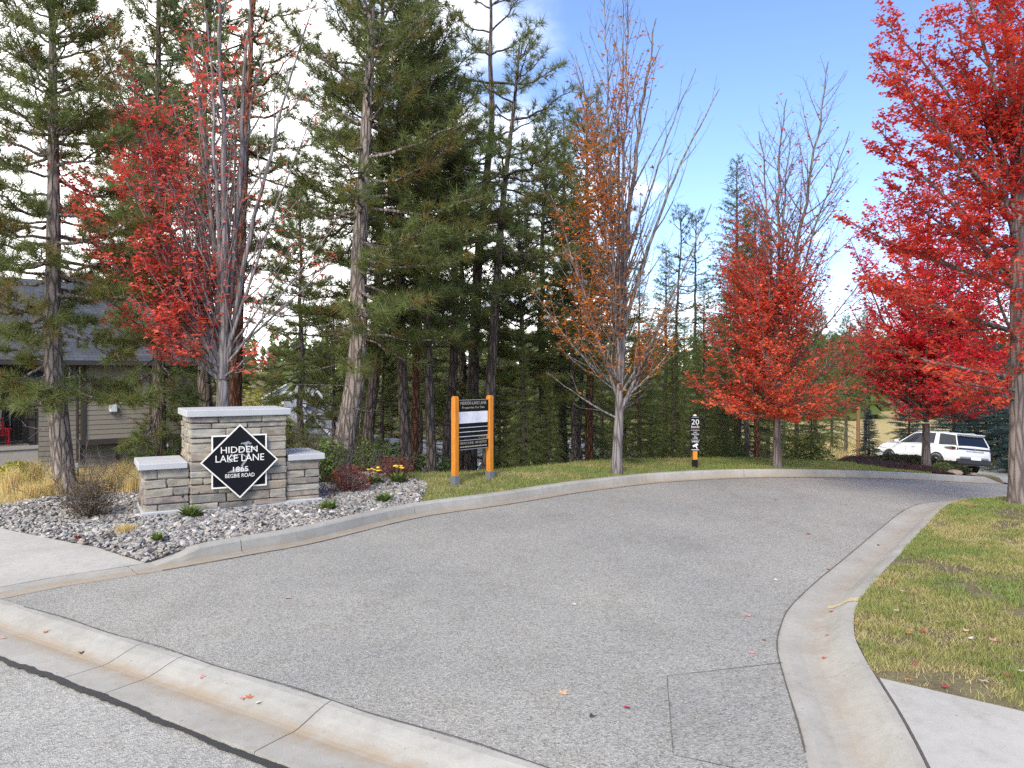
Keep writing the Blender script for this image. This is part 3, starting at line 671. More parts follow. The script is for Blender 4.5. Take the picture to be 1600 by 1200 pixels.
class Wood:
    def __init__(s): s.v = []; s.f = []; s.n = 0
    def put(s, v, f): s.v.append(v); s.f.append(f + s.n); s.n += len(v)
    def mesh(s, name, mat): return mesh_data(name, np.concatenate(s.v), [np.concatenate(s.f)], mat, smooth=True)

LEAF = np.array([(0, 0, 0), (.46, .30, .04), (.20, .52, .0), (0, 1.0, -.10), (-.20, .52, .0), (-.46, .30, .04)])
def leaves_mesh(name, pos, size, tint, mat, r, tilt=.55, shape=LEAF):
    n = len(pos); az = r.random(n) * 6.283
    nz = unit(np.stack([r.normal(size=n) * tilt, r.normal(size=n) * tilt, np.ones(n)], 1))
    fw = np.stack([np.cos(az), np.sin(az), -.25 - .3 * r.random(n)], 1); fw = unit(fw - nz * (fw * nz).sum(1, keepdims=True)); rt = np.cross(fw, nz)
    k = len(shape)
    V = pos[:, None] + size[:, None, None] * (rt[:, None] * shape[None, :, 0:1] + fw[:, None] * shape[None, :, 1:2] + nz[:, None] * shape[None, :, 2:3])
    i = (np.arange(n) * k)[:, None]; F = [np.concatenate([i + np.array([[0, 1, 2, 3]]), i + np.array([[0, 3, 4, 5]])])]
    return mesh_data(name, V.reshape(-1, 3), F, mat, attrs={'tint': np.repeat(tint, k)})

def maple(name, label, base, trunk_top, r0, stems, leaf_fn, tint_fn, n_leaves, bark, leafmat, seed, leaf=.075, lean=(0, 0), spacing=.20, twig=1.0, group=None, upright=0.0):
    """stems: (dx, dy, dz, start height, radius, bow) in metres from the foot; leaf_fn(x, y, z) is how leafy that place still is"""
    r = np.random.default_rng(seed); W = Wood()
    top = np.array([lean[0], lean[1], trunk_top])
    tp = curve_pts(np.zeros(3) - [0, 0, .12], np.array([lean[0] * .3, lean[1] * .3, trunk_top * .55]), top, 22)
    W.put(*trunk_mesh(tp, np.linspace(r0, r0 * .78, 22), 16, seed, .38, .05))
    segA, segB = [], []
    secP, secR, twP, twR = [], [], [], []
    for (dx, dy, dz, sh, sr, bow) in stems:
        s0 = np.array([lean[0], lean[1], 0]) * min(1, sh / trunk_top) + [0, 0, sh]; s2 = np.array([dx, dy, dz], float)
        hv = (s2 - s0) * [1, 1, 0]; s1 = s0 + hv * (.5 + bow) + [0, 0, (s2[2] - s0[2]) * (.42 - bow * .5)]
        L = np.linalg.norm(s2 - s0); n = max(10, int(L / .25)); pts = curve_pts(s0, s1, s2, n)
        wob = np.cumsum(r.normal(size=(n, 3)) * .016 * math.sqrt(L / 4), axis=0); wob -= wob[0]; pts = pts + wob * np.linspace(0, 1, n)[:, None] ** .5
        rad = sr * (1 - .90 * np.linspace(0, 1, n) ** .85) + .0035
        W.put(*tube_np(pts, rad, 9))
        segA.append(pts[n // 2:-1]); segB.append(pts[n // 2 + 1:])
        mp_ = pts[int(n * .6)]; lf_ = float(leaf_fn(*[np.array([q_]) for q_ in mp_])[0]); spc = spacing * (2.6 if lf_ < .22 and upright > 0 else .85 if upright > 0 else 1.0)
        tan = unit(np.gradient(pts, axis=0)); m = max(4, int(L / spc)); ang = r.random() * 6.28
        for q in range(m):
            t = .10 + .88 * (q + r.random() * .8) / m; i = min(n - 2, int(t * (n - 1))); p = pts[i]; d = tan[i]
            ang += 2.4 + r.normal() * .4
            a = np.cross(d, [0.3, .5, .8]); a /= np.linalg.norm(a); b = np.cross(d, a)
            out = a * math.cos(ang) + b * math.sin(ang)
            horiz = 1 - abs(d[2])
            dirn = unit(d * (.72 + upright * .6 + .25 * r.random()) + out * (.62 - upright * .15 + .3 * r.random()) + np.array([0, 0, .22]))
            if horiz > .45: dirn = unit(dirn * [1, 1, .45])
            l2 = (.28 + .30 * L * (1 - t) ** .8) * (.55 + .75 * r.random()); l2 = min(l2, 1.9)
            e = p + dirn * l2 + np.array([0, 0, .10 * l2]); c = p + dirn * l2 * .5 + np.array([0, 0, -.05 * l2]) + r.normal(size=3) * .05 * l2
            sp = curve_pts(p, c, e, 6); secP.append(sp); rr = min(rad[i] * .55, .004 + .010 * l2); secR.append(np.linspace(rr, .0026, 6))
            segA.append(sp[1:-1]); segB.append(sp[2:])
            st = unit(np.gradient(sp, axis=0)); k2 = max(2, int(l2 / .11 * twig))
            for w in range(k2):
                u = .15 + .85 * (w + r.random()) / k2; ii = min(4, int(u * 5)); fr = u * 5 - ii; pp_ = sp[ii] * (1 - fr) + sp[min(5, ii + 1)] * fr
                sd = 1 if w % 2 else -1; side = np.cross(st[ii], [0, 0, 1.0]); side = side / (np.linalg.norm(side) + 1e-6) * sd
                td = unit(st[ii] * .75 + side * .7 + r.normal(size=3) * .28 + [0, 0, .12]); tl = (.12 + .42 * l2 * (1 - u * .6)) * (.4 + .6 * r.random())
                q3 = np.stack([pp_, pp_ + td * tl * .5 + r.normal(size=3) * .02, pp_ + td * tl + [0, 0, .04 * tl]]); twP.append(q3); twR.append([.0030, .0024, .0013])
                segA.append(q3[:-1]); segB.append(q3[1:])
    W.put(*tubes_np(np.array(secP), np.array(secR), 5))
    W.put(*tubes_np(np.array(twP), np.array(twR), 3))
    root = empty(name, base); tag(root, label, 'tree', group)
    link('trunk', W.mesh('trunk', bark), root)
    A = np.concatenate(segA); B = np.concatenate(segB); mid = (A + B) / 2; ln = np.linalg.norm(B - A, axis=1)
    wgt = ln * np.clip(leaf_fn(mid[:, 0], mid[:, 1], mid[:, 2]), 0, None)
    cl = hash_noise(mid[:, 0] * 1.0 + mid[:, 1] * .7, mid[:, 2] * 1.6 - mid[:, 1] * .5, .38, seed); wgt = wgt * (.25 + 1.5 * cl)
    wgt = np.maximum(wgt, 0); idx = r.choice(len(A), n_leaves, p=wgt / wgt.sum()); u = r.random((n_leaves, 1))
    pos = A[idx] * (1 - u) + B[idx] * u + r.normal(size=(n_leaves, 3)) * [.04, .04, .022]
    sz = leaf * np.exp(r.normal(size=n_leaves) * .28)
    tint = np.clip(tint_fn(pos[:, 0], pos[:, 1], pos[:, 2]) + r.normal(size=n_leaves) * .12, 0, 1)
    link('crown', leaves_mesh('crown', pos, sz, tint, leafmat, r, .45), root)
    return root

def needles(name, pos, dirn, size, tint, mat, r, k=26, w=.007, spread=(.25, 1.5)):
    n = len(pos); a = np.cross(dirn, [0.31, .55, .77]); a = unit(a); b = np.cross(dirn, a)
    th = spread[0] + (spread[1] - spread[0]) * r.random((n, k)) ** .8; ph = r.random((n, k)) * 6.283
    d = np.cos(th)[..., None] * dirn[:, None] + np.sin(th)[..., None] * (np.cos(ph)[..., None] * a[:, None] + np.sin(ph)[..., None] * b[:, None])
    d = unit(d + [0, 0, -.06]); L = size[:, None] * (.7 + .5 * r.random((n, k)))
    st = pos[:, None] - dirn[:, None] * (size[:, None] * .55 * r.random((n, k)))[..., None]
    sd = unit(np.cross(d, r.normal(size=(n, k, 3)))) * (w * .5)
    V = np.stack([st - sd, st + sd, st + d * L[..., None]], 2)
    return mesh_data(name, V.reshape(-1, 3), [np.arange(n * k * 3).reshape(-1, 3)], mat, attrs={'tint': np.repeat(tint, k * 3)})

def pine_parts(seed, H, r0, crown0, Lmax, bark, needle, path=None, k=24, w=.007, nsz=.15, dens=1.0, whorl=.42, dead=8, brown=.10, droop=.25, sparse=None, cap=3400, low_r=None):
    """ponderosa pine: plated trunk, whorled limbs that sag and turn up, needle brushes at the ends; returns two meshes"""
    r = np.random.default_rng(seed); W = Wood(); n = max(24, int(H / .3))
    if path is None:
        t = np.linspace(0, 1, n); wx = np.cumsum(r.normal(size=(n, 2)) * .02, axis=0); wx -= wx[0]
        path = np.column_stack([wx * np.sqrt(H / 10), t * H])
        path[0, 2] -= .35
    else:
        path = np.array(path, float); s = arc_len(path); si = np.linspace(0, s[-1], n); path = np.stack([np.interp(si, s, path[:, c]) for c in range(3)], 1)
        for _ in range(4): path[1:-1] = .25 * path[:-2] + .5 * path[1:-1] + .25 * path[2:]
    zt = path[:, 2]; H = zt[-1]
    rad = r0 * (1 - .93 * np.clip((zt - zt[0]) / (H - zt[0]), 0, 1) ** 1.15) + .012
    W.put(*trunk_mesh(path, rad, 16, seed, .25, .055))
    at = lambda h: np.array([np.interp(h, zt, path[:, 0]), np.interp(h, zt, path[:, 1]), h])
    lP, lR, sP, sR, tp, td, tt = [], [], [], [], [], [], []
    h = crown0; ang = r.random() * 6.28
    while h < H - .1:
        t = (h - crown0) / (H - crown0); nb = 4 + int(r.random() * 2.4)
        for b in range(nb):
            if r.random() < .10: continue
            ang += 6.283 / nb + r.normal() * .35
            if sparse is not None and r.random() > sparse(ang, h): continue
            L = Lmax * min(1.0, .62 + 1.5 * t) * (1 - t) ** .62 * (.65 + .55 * r.random()) + .22
            el = -.10 - droop * (1 - t) * 1.2 + 1.0 * t ** 1.2 + r.normal() * .12
            hd = np.array([math.cos(ang), math.sin(ang), 0]); p0 = at(h + r.normal() * .06)
            p2 = p0 + hd * L * math.cos(el) + np.array([0, 0, L * math.sin(el) + .12 * L]); p1 = p0 + hd * L * .5 + np.array([0, 0, L * .5 * math.sin(el) - .10 * L]) + r.normal(size=3) * .06 * L
            lp = curve_pts(p0, p1, p2, 8); lp[1:-1] += r.normal(size=(6, 3)) * .02 * L; lP.append(lp); lr = .010 + .014 * L; lR.append(np.linspace(lr, .006, 8))
            tan = unit(np.gradient(lp, axis=0)); ns = max(3, int(L / .17 * dens)); dead_br = r.random() < brown * .5
            for q in range(ns + 1):
                u = .28 + .72 * (q + (r.random() * .9 if q < ns else 0)) / ns if q < ns else 1.0
                i = min(6, int(u * 7)); fr = u * 7 - i; p = lp[i] * (1 - fr) + lp[i + 1] * fr
                if q < ns:
                    side = unit(np.cross(tan[i], [0, 0, 1.0])) * (1 if q % 2 else -1)
                    sd = unit(tan[i] * (.6 + .3 * r.random()) + side * (.7 + .2 * r.random()) + np.array([0, 0, .12 + .35 * r.random()]) + r.normal(size=3) * .12); sl = (.16 + .34 * L * (1 - .65 * u) * .6) * (.6 + .7 * r.random())
                else: sd = unit(tan[-1] + [0, 0, .35]); sl = .14
                e = p + sd * sl; sP.append(np.stack([p, p + sd * sl * .55 - [0, 0, .03 * sl], e])); sR.append([.0075, .006, .005])
                m = max(1, int(sl / .15)); bt = np.clip(.58 + r.normal() * .2, .18, 1)
                if dead_br or r.random() < brown * .55: bt = .10 * r.random()
                for j in range(m):
                    f_ = 1 - j / m * .85; tp.append(p + sd * sl * f_ + r.normal(size=3) * .02); td.append(unit(sd + [0, 0, .30] + r.normal(size=3) * .25)); tt.append(np.clip(bt + r.normal() * .07, 0, 1) * (1 if j == 0 or r.random() > .18 else .25))
        h += whorl * (.7 + .6 * r.random()) * (1.05 - .35 * t)
    for q in range(dead):                        # bare dead stubs below the crown
        hh = max(.9, crown0 * .25) + (crown0 * 1.1 - max(.9, crown0 * .25)) * r.random(); a = r.random() * 6.283; L = .35 + 1.0 * r.random(); hd = np.array([math.cos(a), math.sin(a), -.12 + .3 * r.random()]); p0 = at(hh)
        pp_ = np.stack([p0, p0 + hd * L * .5 + r.normal(size=3) * .06, p0 + hd * L + r.normal(size=3) * .12]); sP.append(pp_); sR.append([.011, .007, .003])
        for z_ in range(2): 
            c0 = pp_[1] + (pp_[2] - pp_[1]) * r.random(); e = c0 + hd * .25 * L + r.normal(size=3) * .12; sP.append(np.stack([c0, (c0 + e) / 2 + r.normal(size=3) * .01, e])); sR.append([.005, .004, .002])
    W.put(*tubes_np(np.array(lP), np.array(lR), 6)); W.put(*tubes_np(np.array(sP), np.array(sR), 3))
    tp, td, tt = np.array(tp), np.array(td), np.array(tt)
    if len(tp) > cap: s_ = r.choice(len(tp), cap, replace=False); tp, td, tt = tp[s_], td[s_], tt[s_]
    size = nsz * (.75 + .5 * r.random(len(tp)))
    return W.mesh('trunk', bark), needles('crown', tp, td, size, tt, needle, r, k, w)

def fir_parts(seed, H, r0, crown0, Lmax, bark, mat, k=14, w=.012, nl=.055, whorl=.32, dens=1.0, droop=.35, cap=5200, brown=.08, up=.0, power=.85, fluff=.6):
    """fir or spruce: straight stem, tiers of drooping flat sprays"""
    r = np.random.default_rng(seed); W = Wood(); n = max(16, int(H / .5)); t = np.linspace(0, 1, n)
    wx = np.cumsum(r.normal(size=(n, 2)) * .008, axis=0); wx -= wx[0]; path = np.column_stack([wx * np.sqrt(H / 8), t * H]); path[0, 2] -= .35
    W.put(*trunk_mesh(path, r0 * (1 - .96 * t) + .006, 10, seed, .25, .06)); zt = path[:, 2]
    at = lambda h: np.array([np.interp(h, zt, path[:, 0]), np.interp(h, zt, path[:, 1]), h])
    lP, lR, P0, D, S, TT = [], [], [], [], [], []
    h = crown0; ang = r.random() * 6.28
    while h < H:
        tt = (h - crown0) / (H - crown0); nb = 5 + int(r.random() * 2.5)
        for b in range(nb):
            ang += 6.283 / nb + r.normal() * .3
            L = Lmax * (1 - tt) ** power * (.6 + .55 * r.random()) + .10
            el = -.15 + .9 * tt + up; hd = np.array([math.cos(ang), math.sin(ang), 0]); p0 = at(h + r.normal() * .05)
            p2 = p0 + hd * L * math.cos(el) + np.array([0, 0, L * (math.sin(el) - droop * (1 - tt) * .7)]); p1 = p0 + hd * L * .5 + np.array([0, 0, L * .5 * math.sin(el) + .04 * L])
            lp = curve_pts(p0, p1, p2, 6); lP.append(lp); lR.append(np.linspace(.006 + .009 * L, .003, 6)); tan = unit(np.gradient(lp, axis=0))
            ns = max(3, int(L / .085 * dens)); bt = np.clip(.5 + r.normal() * .2, .1, 1)
            if r.random() < brown: bt = .08
            for q in range(ns):
                u = .12 + .88 * (q + r.random()) / ns; i = min(4, int(u * 5)); fr = u * 5 - i; p = lp[i] * (1 - fr) + lp[i + 1] * fr
                side = unit(np.cross(tan[i], [0, 0, 1.0])) * (1 if q % 2 else -1)
                sd = unit(tan[i] * .7 + side * (.75 if q < ns - 1 else .1) + r.normal(size=3) * .15 + np.array([0, 0, -.12 - droop * .3 * r.random()])); sl = (.12 + .42 * L * (1 - u) * .7 + .10 * r.random())
                sl = min(sl, .62); m = max(1, int(round(sl / .17)))
                for j in range(m): P0.append(p + sd * sl * j / m); D.append(unit(sd + r.normal(size=3) * .16)); S.append(sl / m * 1.15); TT.append(np.clip(bt + r.normal() * .12, 0, 1))
        h += whorl * (.7 + .6 * r.random()) * (1.1 - .5 * tt)
    W.put(*tubes_np(np.array(lP), np.array(lR), 4))
    P0, D, S, TT = np.array(P0), np.array(D), np.array(S), np.array(TT)
    if len(P0) > cap: s_ = r.choice(len(P0), cap, replace=False); P0, D, S, TT = P0[s_], D[s_], S[s_], TT[s_]
    n = len(P0); a = unit(np.cross(D, [0.05, .02, 1.0])); u = r.random((n, k)); sg = np.where(np.arange(k) % 2, 1.0, -1.0)[None, :, None]
    st = P0[:, None] + D[:, None] * (S[:, None] * u)[..., None]
    d = unit(D[:, None] * .75 + a[:, None] * sg * .8 * (1 - .3 * fluff) + r.normal(size=(n, k, 3)) * fluff + np.array([0, 0, -.45 * fluff])); L = nl * (.7 + .6 * r.random((n, k)))
    sd = unit(D[:, None] + r.normal(size=(n, k, 3)) * .3) * (w * .5)
    V = np.stack([st - sd, st + sd, st + d * L[..., None]], 2)
    return W.mesh('trunk', bark), mesh_data('crown', V.reshape(-1, 3), [np.arange(n * k * 3).reshape(-1, 3)], mat, attrs={'tint': np.repeat(TT, k * 3)})
def tree_obj(name, label, parts, loc, rz=0, s=1.0, group=None):
    o = empty(name, loc, rz); o.scale = (s, s, s) if not isinstance(s, tuple) else s; tag(o, label, 'tree', group)
    link('trunk', parts[0], o); link('crown', parts[1], o); return o
# ------------------------------------------------------------------ the five maples
def on(px, d): x = (px - 800) / F_PX * d; return (x, d, topz(x, d))
def ss_(a, b, x): t = np.clip((x - a) / (b - a), 0, 1); return t * t * (3 - 2 * t)
# maple behind the stone sign: many upright stems, leaves left on its left and lower side
bA = on(349, 12.0)
zA = lambda py: CAM_H + (HOR - py) / F_PX * 12 - bA[2]; xA = lambda px: (px - 349) / F_PX * 12
stA = [(xA(290), .3, zA(40), zA(600), .062, -.30), (xA(345), -.2, zA(-60), zA(592), .085, -.3), (xA(392), .25, zA(-70), zA(588), .080, -.22), (xA(322), -.5, zA(20), zA(560), .05, -.25), (xA(410), .6, zA(10), zA(560), .045, -.2),
       (xA(470), .1, zA(10), zA(590), .055, -.12), (xA(205), .1, zA(150), zA(598), .050, -.14), (xA(160), -.3, zA(30), zA(590), .040, -.05), (xA(500), -.6, zA(200), zA(570), .030, -.1), (xA(225), .9, zA(120), zA(580), .04, -.1),
       (xA(70), -.4, zA(215), zA(560), .026, .05), (xA(175), -1.0, zA(360), zA(600), .034, .02), (xA(120), .2, zA(420), zA(585), .026, .10), (xA(235), -.9, zA(270), zA(596), .034, -.05), (xA(445), -.8, zA(520), zA(590), .022, .1), (xA(510), .5, zA(400), zA(560), .026, .0), (xA(265), -1.1, zA(480), zA(575), .022, .1), (xA(330), 1.2, zA(90), zA(570), .045, -.2), (xA(545), -.3, zA(330), zA(575), .022, -.02)]
def lfA(x, y, z):
    px = 349 + x * F_PX / 12; py = HOR - (z + bA[2] - CAM_H) * F_PX / 12
    a = np.exp(-((px - 225) / 62) ** 2 - ((py - 330) / 140) ** 2) * 1.3 + np.exp(-((px - 270) / 80) ** 2 - ((py - 480) / 70) ** 2) * 1.1
    a += .55 * np.exp(-((px - 150) / 70) ** 2 - ((py - 300) / 90) ** 2) + .42 * np.exp(-((px - 300) / 60) ** 2 - ((py - 120) / 80) ** 2)
    a += .8 * np.exp(-((px - 300) / 100) ** 2 - ((py - 555) / 30) ** 2) + .8 * np.exp(-((px - 420) / 40) ** 2 - ((py - 550) / 22) ** 2) + .35 * np.exp(-((px - 510) / 40) ** 2 - ((py - 405) / 25) ** 2)
    return a + .035 + .05 * (py < 330)
maple('maple_tree', 'half bare maple with pale upright stems and coral red leaves, rising behind the stone sign', bA, zA(596), .125, stA, lfA,
      lambda x, y, z: .45 + .12 * np.sin(x * 2) - .10 * (z - 3), 15500, M['bark_maple'], M['leaf_a'], 11, .064, spacing=.19, twig=.7, upright=.6)
# orange maple on the verge
bB = on(963, 13.2); DB = 13.2
zB = lambda py: CAM_H + (HOR - py) / F_PX * DB - bB[2]; xB = lambda px: (px - 963) / F_PX * DB
stB = [(xB(1030), .1, zB(20), zB(655), .075, -.28), (xB(1005), -.3, zB(-60), zB(600), .036, -.25), (xB(945), .2, zB(0), zB(640), .036, -.35), (xB(985), .5, zB(-20), zB(630), .036, -.25), (xB(1135), .2, zB(130), zB(540), .042, -.20),
       (xB(1100), -.6, zB(330), zB(650), .035, -.05), (xB(860), -.2, zB(300), zB(630), .03, -.05), (xB(905), .5, zB(60), zB(600), .034, -.25), (xB(862), -.3, zB(585), zB(655), .018, .05), (xB(1068), .7, zB(470), zB(655), .026, -.05),
       (xB(880), .9, zB(380), zB(600), .028, -.1), (xB(830), .4, zB(440), zB(610), .022, .05), (xB(1090), .5, zB(90), zB(450), .026, -.1), (xB(1060), -.9, zB(420), zB(620), .022, .0), (xB(925), -.8, zB(200), zB(580), .03, -.2), (xB(900), -1.2, zB(480), zB(600), .02, .1), (xB(1060), -.4, zB(520), zB(630), .016, .05)]
def lfB(x, y, z):
    px = 963 + x * F_PX / DB; py = HOR - (z + bB[2] - CAM_H) * F_PX / DB
    a = np.exp(-((px - 915) / 48) ** 2 - ((py - 330) / 110) ** 2) + .65 * np.exp(-((px - 900) / 65) ** 2 - ((py - 500) / 45) ** 2) + .75 * np.exp(-((px - 1000) / 55) ** 2 - ((py - 550) / 60) ** 2)
    a += .5 * np.exp(-((px - 1080) / 40) ** 2 - ((py - 545) / 35) ** 2) + .35 * np.exp(-((px - 1015) / 22) ** 2 - ((py - 110) / 60) ** 2) + .3 * np.exp(-((px - 970) / 18) ** 2 - ((py - 150) / 60) ** 2)
    return a + .012
maple('maple_tree', 'thin maple with orange leaves and bare upper stems, right of the orange posts', bB, zB(652), .098, stB, lfB,
      lambda x, y, z: .5 - .16 * (z - 3) * .5 + .1 * np.sin(x * 3), 9000, M['bark_maple_mid'], M['leaf_b'], 23, .056, lean=(.05, 0), spacing=.21, twig=.6, upright=.8)
# scarlet maple by the speed sign
DC = 14.7; bC = on(1214, DC)
zC = lambda py: CAM_H + (HOR - py) / F_PX * DC - bC[2]; xC = lambda px: (px - 1214) / F_PX * DC
stC = [(xC(1296), .1, zC(95), zC(655), .060, -.22), (xC(1215), -.2, zC(160), zC(650), .05, -.3), (xC(1245), .4, zC(190), zC(640), .045, -.3), (xC(1195), .3, zC(200), zC(640), .04, -.3), (xC(1330), -.2, zC(210), zC(600), .035, -.2), (xC(1170), -.5, zC(250), zC(640), .034, -.25),
       (xC(1120), .1, zC(400), zC(650), .030, -.02), (xC(1095), -.5, zC(510), zC(655), .026, .05), (xC(1075), .3, zC(585), zC(650), .024, .12), (xC(1105), -.9, zC(625), zC(655), .020, .15), (xC(1330), -.6, zC(630), zC(650), .022, .15), (xC(1345), .2, zC(520), zC(640), .026, .05),
       (xC(1150), -1.2, zC(440), zC(640), .026, .0), (xC(1280), -1.3, zC(530), zC(650), .024, .05), (xC(1190), -1.5, zC(590), zC(650), .022, .1), (xC(1230), 1.4, zC(430), zC(640), .028, 0), (xC(1130), 1.2, zC(480), zC(645), .026, .05), (xC(1320), 1.0, zC(600), zC(645), .022, .1), (xC(1140), .6, zC(320), zC(620), .026, -.1), (xC(1355), -.3, zC(420), zC(600), .022, -.05), (xC(1260), -.9, zC(380), zC(620), .024, -.05),
       (xC(1255), -1.6, zC(610), zC(655), .02, .12), (xC(1150), -1.7, zC(540), zC(650), .022, .1), (xC(1300), -1.5, zC(570), zC(645), .02, .1), (xC(1110), .8, zC(560), zC(645), .022, .1)]
def lfC(x, y, z):
    px = 1214 + x * F_PX / DC; py = HOR - (z + bC[2] - CAM_H) * F_PX / DC
    lo = ss_(330, 470, py - .35 * np.maximum(px - 1180, 0) * 1.0); a = lo * (.55 + .75 * ss_(1300, 1180, px)) + .55 * ss_(540, 600, py)
    a += .35 * np.exp(-((px - 1150) / 30) ** 2 - ((py - 370) / 60) ** 2) + .05 * ss_(100, 300, py) + .04
    return a
maple('maple_tree', 'scarlet orange maple with bare top, between the speed sign and the crimson maple', bC, zC(650), .088, stC, lfC,
      lambda x, y, z: .44 - .13 * (z - 2.2) + .06 * x + .25 * (hash_noise(x + y * .6, z - y * .4, .6, 7) - .5), 27000, M['bark_maple_dark'], M['leaf_c'], 37, .056, spacing=.17, twig=1.05)
# crimson maple on the mulch bed in front of the car
DD = 17.5; bD = on(1447, DD)
zD = lambda py: CAM_H + (HOR - py) / F_PX * DD - bD[2]; xD = lambda px: (px - 1447) / F_PX * DD
stD = [(xD(1460), .1, zD(240), zD(660), .06, -.3), (xD(1395), .3, zD(270), zD(650), .05, -.2), (xD(1525), -.2, zD(280), zD(650), .05, -.2), (xD(1335), .2, zD(370), zD(650), .045, -.05), (xD(1590), .3, zD(370), zD(645), .045, -.05), (xD(1345), -.8, zD(450), zD(645), .04, 0), (xD(1585), -.8, zD(460), zD(645), .04, 0), (xD(1610), .3, zD(580), zD(650), .03, .1),
       (xD(1318), -.3, zD(520), zD(645), .035, .05), (xD(1335), -.9, zD(590), zD(655), .03, .12), (xD(1360), -1.3, zD(630), zD(655), .024, .15), (xD(1395), -1.9, zD(600), zD(650), .028, .1), (xD(1590), -.6, zD(520), zD(645), .035, .05), (xD(1560), -1.2, zD(600), zD(655), .028, .12), (xD(1500), -2.0, zD(610), zD(650), .028, .1), (xD(1445), -2.0, zD(520), zD(640), .032, .05),
       (xD(1390), -1.6, zD(450), zD(640), .034, .0), (xD(1510), -1.6, zD(450), zD(640), .034, .0), (xD(1430), -1.2, zD(360), zD(640), .036, -.1), (xD(1480), -1.1, zD(380), zD(640), .036, -.1), (xD(1380), 1.8, zD(470), zD(640), .03, .05), (xD(1500), 1.8, zD(470), zD(640), .03, .05), (xD(1340), 1.0, zD(540), zD(645), .03, .1), (xD(1560), 1.2, zD(560), zD(650), .026, .1), (xD(1375), -.7, zD(380), zD(630), .034, -.1), (xD(1545), -.7, zD(380), zD(630), .034, -.1), (xD(1465), -2.1, zD(570), zD(645), .028, .1), (xD(1415), -1.9, zD(550), zD(645), .028, .1), (xD(1540), -1.7, zD(550), zD(645), .028, .1)]
maple('maple_tree', 'dense crimson maple with dark trunk in the mulch bed before the white car', bD, zD(662), .10, stD,
      lambda x, y, z: .5 + .8 * ss_(1.2, 2.6, z), lambda x, y, z: .36 - .12 * (z - 2.6) + .3 * (hash_noise(x + y * .6, z - y * .4, .7, 8) - .5), 43000, M['bark_maple_dark'], M['leaf_d'], 41, .072, spacing=.19, twig=1.0)
# rust red maple standing in the lawn at the right edge
DE = 10.45; bE = (791 / F_PX * DE, DE, R_(791 / F_PX * DE, DE) + .085)
zE = lambda py: CAM_H + (HOR - py) / F_PX * DE - bE[2]; xE = lambda px: (px - 1591) / F_PX * DE
stE = [(xE(1540), -.1, zE(-150), zE(330), .085, -.2), (xE(1600), .2, zE(-200), zE(360), .08, -.3), (xE(1375), .2, zE(75), zE(330), .045, .0), (xE(1345), -.3, zE(200), zE(400), .042, .05), (xE(1330), .3, zE(330), zE(450), .040, .05), (xE(1365), -.6, zE(140), zE(350), .04, .0), (xE(1400), .5, zE(0), zE(300), .045, -.1), (xE(1450), -.5, zE(-80), zE(280), .045, -.1),
       (xE(1340), -.5, zE(440), zE(520), .034, .08), (xE(1370), .4, zE(530), zE(590), .030, .10), (xE(1420), -.8, zE(590), zE(610), .024, .12), (xE(1475), -.4, zE(600), zE(625), .026, .05), (xE(1490), -.9, zE(250), zE(400), .034, 0), (xE(1430), -.9, zE(330), zE(460), .034, .02), (xE(1440), 1.0, zE(260), zE(430), .034, .02), (xE(1480), -.9, zE(420), zE(540), .03, .05), (xE(1400), .9, zE(420), zE(520), .03, .05),
       (xE(1700), .2, zE(200), zE(400), .05, 0), (xE(1720), -.3, zE(350), zE(480), .045, .05), (xE(1660), -.6, zE(60), zE(350), .045, -.1), (xE(1690), .5, zE(500), zE(560), .035, .1), (xE(1560), -.6, zE(100), zE(330), .035, -.1), (xE(1500), .3, zE(60), zE(300), .04, -.1), (xE(1555), .9, zE(300), zE(450), .034, -.05), (xE(1540), -1.0, zE(480), zE(590), .026, .05), (xE(1580), -1.0, zE(360), zE(500), .03, 0), (xE(1640), -.9, zE(480), zE(560), .03, .05), (xE(1470), .6, zE(150), zE(360), .036, -.05)]
def lfE(x, y, z):
    px = 1591 + x * F_PX / DE; py = HOR - (z + bE[2] - CAM_H) * F_PX / DE
    return .8 - .15 * ss_(430, 560, py) + .35 * (px < 1450)
maple('maple_tree', 'tall rust red maple with thick grey trunk in the lawn at the right edge', bE, zE(345), .118, stE, lfE,
      lambda x, y, z: .34 + .34 * ss_(3.6, 1.4, z) + .22 * (hash_noise(x + y * .6, z - y * .4, .7, 6) - .5), 40000, M['bark_maple_dark'], M['leaf_e'], 53, .055, lean=(.0, 0), spacing=.19, twig=.9)
# ------------------------------------------------------------------ pines and firs
def px_path(pts, d, base):
    out = []
    for px, py in pts:
        p = P3(px, py, d); out.append(p - np.array(base))
    out = np.array(out); out[:, 1] += np.linspace(0, .3, len(out)); out[0] = (out[0, 0], 0, -.35); return out
def lone_pine(label, d, pts, r0, crown_py, Lmax, bark, seed, needle='needle', **k):
    b = on(pts[0][0], d); path = px_path(pts, d, b)
    c0 = CAM_H + (HOR - crown_py) / F_PX * d - b[2]
    return tree_obj('pine_tree', label, pine_parts(seed, path[-1, 2], r0, c0, Lmax, M[bark], M[needle], path=path, **k), b)
lone_pine('leaning pine with weathered grey trunk at the left end of the gravel bed', 11.3, [(106, 775), (92, 680), (79, 600), (72, 520), (73, 400), (70, 250), (66, 100), (62, -120)], .145, 600, 1.7, 'bark_grey', 101, k=36, w=.0105, nsz=.21, dens=2.0, droop=.35, whorl=.30, brown=.2, cap=3600, dead=3)
lone_pine('dark pine with drooping low boughs in front of the tan house', 17.0, [(250, 760), (246, 620), (243, 400), (240, 150), (238, -140)], .15, 655, 1.5, 'bark_dark', 102, needle='needle_deep', k=30, w=.013, nsz=.21, dens=1.35, droop=.75, whorl=.40, brown=.18, cap=2600, dead=10)
